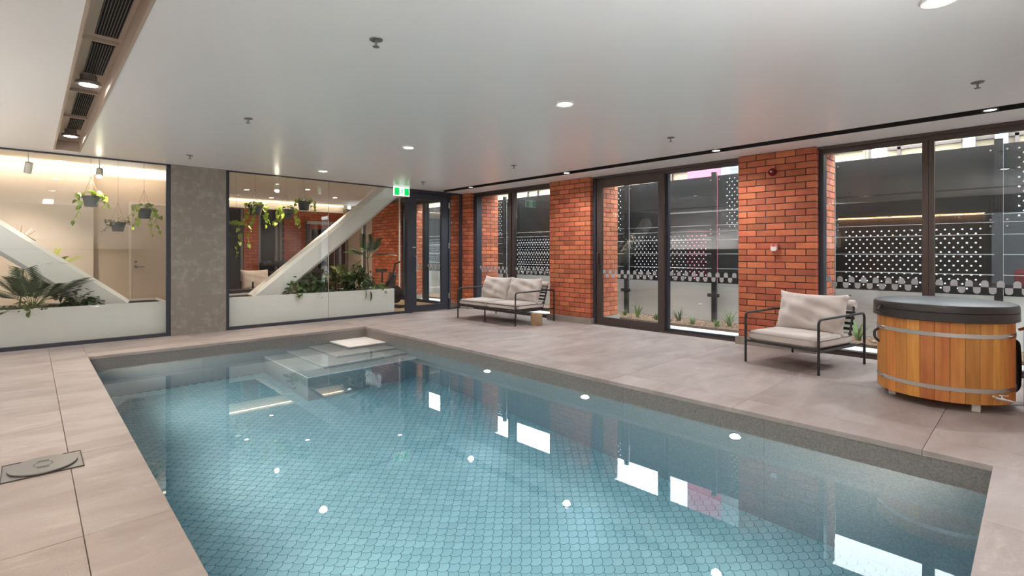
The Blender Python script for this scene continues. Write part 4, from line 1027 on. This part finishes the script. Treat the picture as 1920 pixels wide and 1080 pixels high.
for (x, z, a) in ((0.0, -0.02, 0.3), (0.10, -0.06, -0.2)):
    vf = strap(0.20, 0.07, 0.8, 6); addx(tl, vf, Matrix.Translation((x, 0, z)) @ Matrix.Rotation(PI*0.9, 4, 'Y') @ Matrix.Rotation(a, 4, 'Z'))
t = thing('drooping_leaves', 'two dark leaves drooping over the front edge of the second planter', 'leaf', (4.74, 9.085, 0.54)); tl.obj('leaf', M['leafB'], t, smooth=True, fix=False)

# ---- lobby spotlights
def spotlight(label, x, y, z, aim, w, lit=True, yaw=0.0):
    t = thing('track_spotlight', label, 'spotlight', (x, y, z), yaw, 'lobby spotlights')
    MB().tube([(0, 0, 0.03), (0, 0, LZ-z)], 0.008, 8).obj('stem', M['white'], t, smooth=True)
    can = MB().lathe([(0.0, 0.075), (0.040, 0.075), (0.042, 0.07), (0.042, -0.075), (0.036, -0.075), (0.034, -0.055)], 20, cap=False).obj('can', M['white'], t, smooth=True, rot=(aim, 0, 0))
    MB().lathe([(0.0, -0.056), (0.034, -0.056)], 20, cap=False).obj('lens', M['spotface'], can)
    l = lamp_spot(t, (0, 0, 0), w, WARM, 110, 0.8, 0.03, rot=(aim, 0, 0), caustic=False)
    l.location = Euler((aim, 0, 0)).to_matrix() @ Vector((0, 0, -0.10))
    return t
spotlight('white cylinder spotlight tilted down, leftmost in the lobby', -0.02, 9.62, 2.42, math.radians(24), LAMP['lobby'], yaw=math.radians(20))
spotlight('bright white spotlight above the leftmost hanging pothos', 0.74, 9.62, 2.43, math.radians(-38), LAMP['lobby'], yaw=math.radians(-8))
spotlight('bright white spotlight above the second glass pane', 3.26, 9.62, 2.43, math.radians(-38), LAMP['lobby'], yaw=math.radians(-20))
spotlight('white cylinder spotlight turned sideways, right of the hanging pots', 4.05, 9.62, 2.46, math.radians(30), LAMP['lobby'], yaw=math.radians(-30))
for i, (x, y, w) in enumerate(((4.6, 11.6, 'nearest the strut'), (3.6, 12.6, 'over the gym rack'), (5.8, 12.8, 'beside the far brick pier'), (6.3, 10.4, 'above the door'), (4.6, 14.0, 'at the far end'))):
    t = thing('lobby_downlight', 'small lobby ceiling downlight ' + w, 'downlight', (x, y, LZ), 0, 'lobby ceiling downlights')
    MB().lathe([(0.06, 0), (0.06, -0.006), (0.045, -0.006), (0.045, 0)], 20).obj('trim_ring', M['white'], t, smooth=True)
    MB().lathe([(0, -0.004), (0.045, -0.004)], 20, cap=False).obj('lens', M['led_n'], t)
    lamp_spot(t, (0, 0, -0.02), LAMP['lobby']*0.6, WARM, 140, 0.9, 0.05, caustic=False)

# ---- gym and lounge things deep in the lobby
t = thing('gym_armchair', 'pale grey cushioned armchair deep in the lobby beside the column', 'armchair', (4.10, 13.3, 0), math.radians(100))
MB().box(-0.33, 0.33, -0.35, 0.35, 0.10, 0.14).obj('frame', M['black'], t)
for sx in (-0.3, 0.3):
    for sy in (-0.32, 0.32): MB().box(sx-0.015, sx+0.015, sy-0.015, sy+0.015, 0, 0.55).obj('leg', M['black'], t)
o = bpy.data.objects.new('seat_cushion', slabcushion(-0.32, 0.30, -0.32, 0.32, 0.14, 0.36, 0.04)); C.objects.link(o); o.parent = t
o = weld(pillow(0.66, 0.48, 0.22, 14, 0.01, seed=50).obj('back_cushion', M['fabric'], t, fix=False)); o.location = (0.2, 0, 0.58); o.rotation_euler = (0, 0.25, 0)
t = thing('dumbbell_rack', 'black dumbbell rack below the far brick pier', 'rack', (4.9, 13.9, 0))
for x in (-0.55, 0.55): MB().box(x-0.03, x+0.03, -0.25, 0.25, 0, 0.06).box(x-0.03, x+0.03, 0.1, 0.16, 0, 1.0).obj('upright', M['black'], t)
for k, z in enumerate((0.35, 0.65, 0.92)): MB().box(-0.58, 0.58, -0.20+0.1*k, 0.10+0.05*k, z-0.03, z).obj('shelf', M['black'], t)
db = MB()
db.lathe([(0.05, -0.10), (0.055, -0.09), (0.055, -0.045), (0.016, -0.04), (0.016, 0.04), (0.055, 0.045), (0.055, 0.09), (0.05, 0.10)], 10, ax='y'); dbm = db.mesh('dumbbell', M['rubber'], smooth=True)
dbm2 = dbm.copy()
rows = ('lower', 'middle', 'top')
for k, z in enumerate((0.35, 0.65, 0.92)):
    for i in range(8):
        nth = ('leftmost', 'second from the left', 'third from the left', 'fourth from the left', 'fourth from the right', 'third from the right', 'second from the right', 'rightmost')[i]
        tag(inst('dumbbell', dbm, None, (4.9-0.49+0.14*i, 13.9-0.07+0.08*k, z+0.056)), 'black rubber dumbbell, %s on the %s shelf of the rack' % (nth, rows[k]), 'dumbbell', 'dumbbells on the %s shelf' % rows[k])
t = thing('weight_bench', 'flat dark weight bench on the lobby floor left of the strut', 'bench', (3.55, 11.9, 0), 0.3)
MB().box(-0.6, 0.6, -0.14, 0.14, 0.40, 0.46).obj('pad', M['rubber'], t)
for x in (-0.45, 0.45): MB().box(x-0.03, x+0.03, -0.22, 0.22, 0, 0.04).box(x-0.025, x+0.025, -0.025, 0.025, 0.04, 0.40).obj('leg', M['black'], t)
t = thing('cable_machine', 'dark cable machine with weight stack behind the strut', 'gym machine', (5.9, 13.6, 0))
for x in (-0.5, 0.5): MB().box(x-0.04, x+0.04, -0.04, 0.04, 0, 2.1).obj('upright', M['black'], t)
MB().box(-0.54, 0.54, -0.05, 0.05, 2.02, 2.1).obj('top_beam', M['slat'], t)
for k in range(12): MB().box(-0.35, -0.12, -0.09, 0.09, 0.15+k*0.055, 0.20+k*0.055).obj('weight_plate', M['rubber'], t)
for k in range(8): MB().box(0.10, 0.38, -0.09, 0.09, 0.15+k*0.055, 0.20+k*0.055).obj('weight_plate', M['rubber'], t)
for x in (-0.24, 0.24): MB().tube([(x, 0, 0.1), (x, 0, 2.04)], 0.01, 6).obj('guide_rod', M['chrome'], t)
MB().box(-0.56, 0.56, -0.3, 0.3, 0, 0.08).obj('base', M['black'], t)
t = thing('exercise_bike', 'dark exercise bike beside the end of the second planter', 'exercise bike', (5.98, 10.25, 0), 0.2)
MB().box(-0.08, 0.08, -0.35, 0.35, 0, 0.06).obj('base', M['black'], t)
MB().tube([(0, 0.2, 0.05), (-0.05, 0.05, 0.55), (0.02, -0.1, 0.75)], [0.05, 0.07, 0.03], 10).obj('body', M['rubber'], t, smooth=True)
MB().prism([(-0.09,0.42),(0.06,0.42),(0.12,0.78),(-0.02,0.80)], -0.05, 0.05, ax='y').obj('shroud', M['pot'], t)
MB().tube([(0.05, 0, 0.75), (0.12, 0, 1.0), (0.26, 0, 1.03)], 0.022, 8).obj('handlebar', M['rubber'], t, smooth=True)
MB().tube([(-0.30, 0, 0.06), (-0.26, 0, 0.82)], 0.02, 8).obj('seat_post', M['black'], t, smooth=True)
MB().prism([(-0.38,-0.09),(-0.14,-0.02),(-0.14,0.02),(-0.38,0.09)], 0.82, 0.88).obj('saddle', M['rubber'], t)
MB().lathe([(0.0, -0.03), (0.2, -0.03), (0.2, 0.03), (0.0, 0.03)], 24, c=(0.12, 0, 0.28), ax='y', cap=False).obj('flywheel', M['black'], t, smooth=True)
t = thing('floor_pole', 'slim white pipe standing before the lobby window', 'pipe', (6.95, 11.50, 0)); MB().tube([(0,0,0),(0,0,2.69)], 0.02, 10).obj('pipe', M['white'], t, smooth=True); MB().lathe([(0.05,0),(0.05,0.02),(0.02,0.03)], 16).obj('base_flange', M['white'], t)

# ---- garden outside
def tuft(seed, n, L, w, spread):
    rnd = random.Random(seed); mb = MB()
    for k in range(n):
        vf = strap(L*rnd.uniform(0.6, 1.1), w, rnd.uniform(0.3, spread), 5)
        addx(mb, vf, Matrix.Translation((rnd.uniform(-.03,.03), rnd.uniform(-.03,.03), 0)) @ Matrix.Rotation(rnd.uniform(0, 6.28), 4, 'Z') @ Matrix.Rotation(rnd.uniform(0, 0.5), 4, 'Y'))
    return mb
GP = [(8.35, 5.55, 0, 'fine grass tuft against the brick reveal of the sliding door'), (8.25, 5.20, 1, 'pale strappy plant seen through the sliding door leaf'), (8.2, 4.78, 0, 'grass tuft near the middle stile of the sliding door'), (8.3, 4.40, 2, 'dark green strappy plant right of the middle stile'),
      (8.12, 4.05, 0, 'first round grass tuft at the pale kerb of the fixed pane'), (8.10, 3.62, 0, 'second round grass tuft at the pale kerb of the fixed pane'), (8.3, 3.50, 1, 'pale broad-bladed plant in front of the fence post'), (8.18, 3.12, 0, 'grass tuft beside the brick pier edge of the fixed pane'),
      (8.3, 1.72, 1, 'pale strappy plant seen behind the armchair'), (8.2, 1.42, 0, 'grass tuft seen between the armchair and the tub'), (8.3, 7.1, 1, 'strappy plant outside the window behind the sofa'), (8.25, 10.2, 1, 'pale strappy plant seen through the black door'), (8.3, 10.9, 2, 'green strappy plant seen through the black door'), (8.2, 9.9, 0, 'grass tuft seen through the black door')]
for i, (x, y, k, lab) in enumerate(GP):
    n, L, w, sp_, mt = ((60, 0.16, 0.008, 1.0, 'leafD'), (16, 0.34, 0.025, 1.3, 'leafD'), (26, 0.32, 0.022, 1.2, 'leafB'))[k]
    t = thing('garden_plant', lab, 'plant', (x, y, 0.03), 0, 'plants in the garden bed'); tag(tuft(60+i, n, L, w, sp_).obj('blades', M[mt], t, smooth=True, fix=False), None, None, kind='stuff')
lit = MB(); rnd = random.Random(99)
for k in range(900):
    x = rnd.uniform(8.02, 8.6); y = rnd.uniform(1.0, 6.0); s = rnd.uniform(0.012, 0.03); E = Euler((rnd.uniform(-.5,.5), rnd.uniform(-.5,.5), rnd.uniform(0, 6.28))).to_matrix()
    lit.add([Vector((x, y, 0.042)) + E @ Vector(p) for p in ((-s*.5,0,0),(0,-s,0.004),(s*.5,0,0),(0,s,0.004))], [(0,1,2,3)])
tag(lit.obj('leaf_litter', M['litter'], fix=False), 'dry brown leaf litter scattered over the garden bed', 'leaf litter', kind='stuff')
# things outside the left door, seen only in reflections
t = thing('red_bin', 'red plastic bin standing outside the left door', 'bin', (-3.2, 0.15, -0.05)); MB().lathe([(0.20, 0), (0.25, 0.75), (0.27, 0.78), (0.24, 0.80)], 20).obj('body', M['red'], t, smooth=True); MB().lathe([(0.26, 0.80), (0.2, 0.88), (0, 0.90)], 20, cap=False).obj('lid', M['red'], t, smooth=True)
struct('ground_left', MB().box(-8, XL-0.25, -6, 6, -0.3, -0.05), M['outpave'])
tag(MB().box(-4.6, -4.4, -6, 6, -0.05, 4.5).obj('sky_block_wall', M['grey']), 'grey wall added outside the left door to block the sky', 'wall')  # added wall, tall and dark to block bright sky from the window reflections
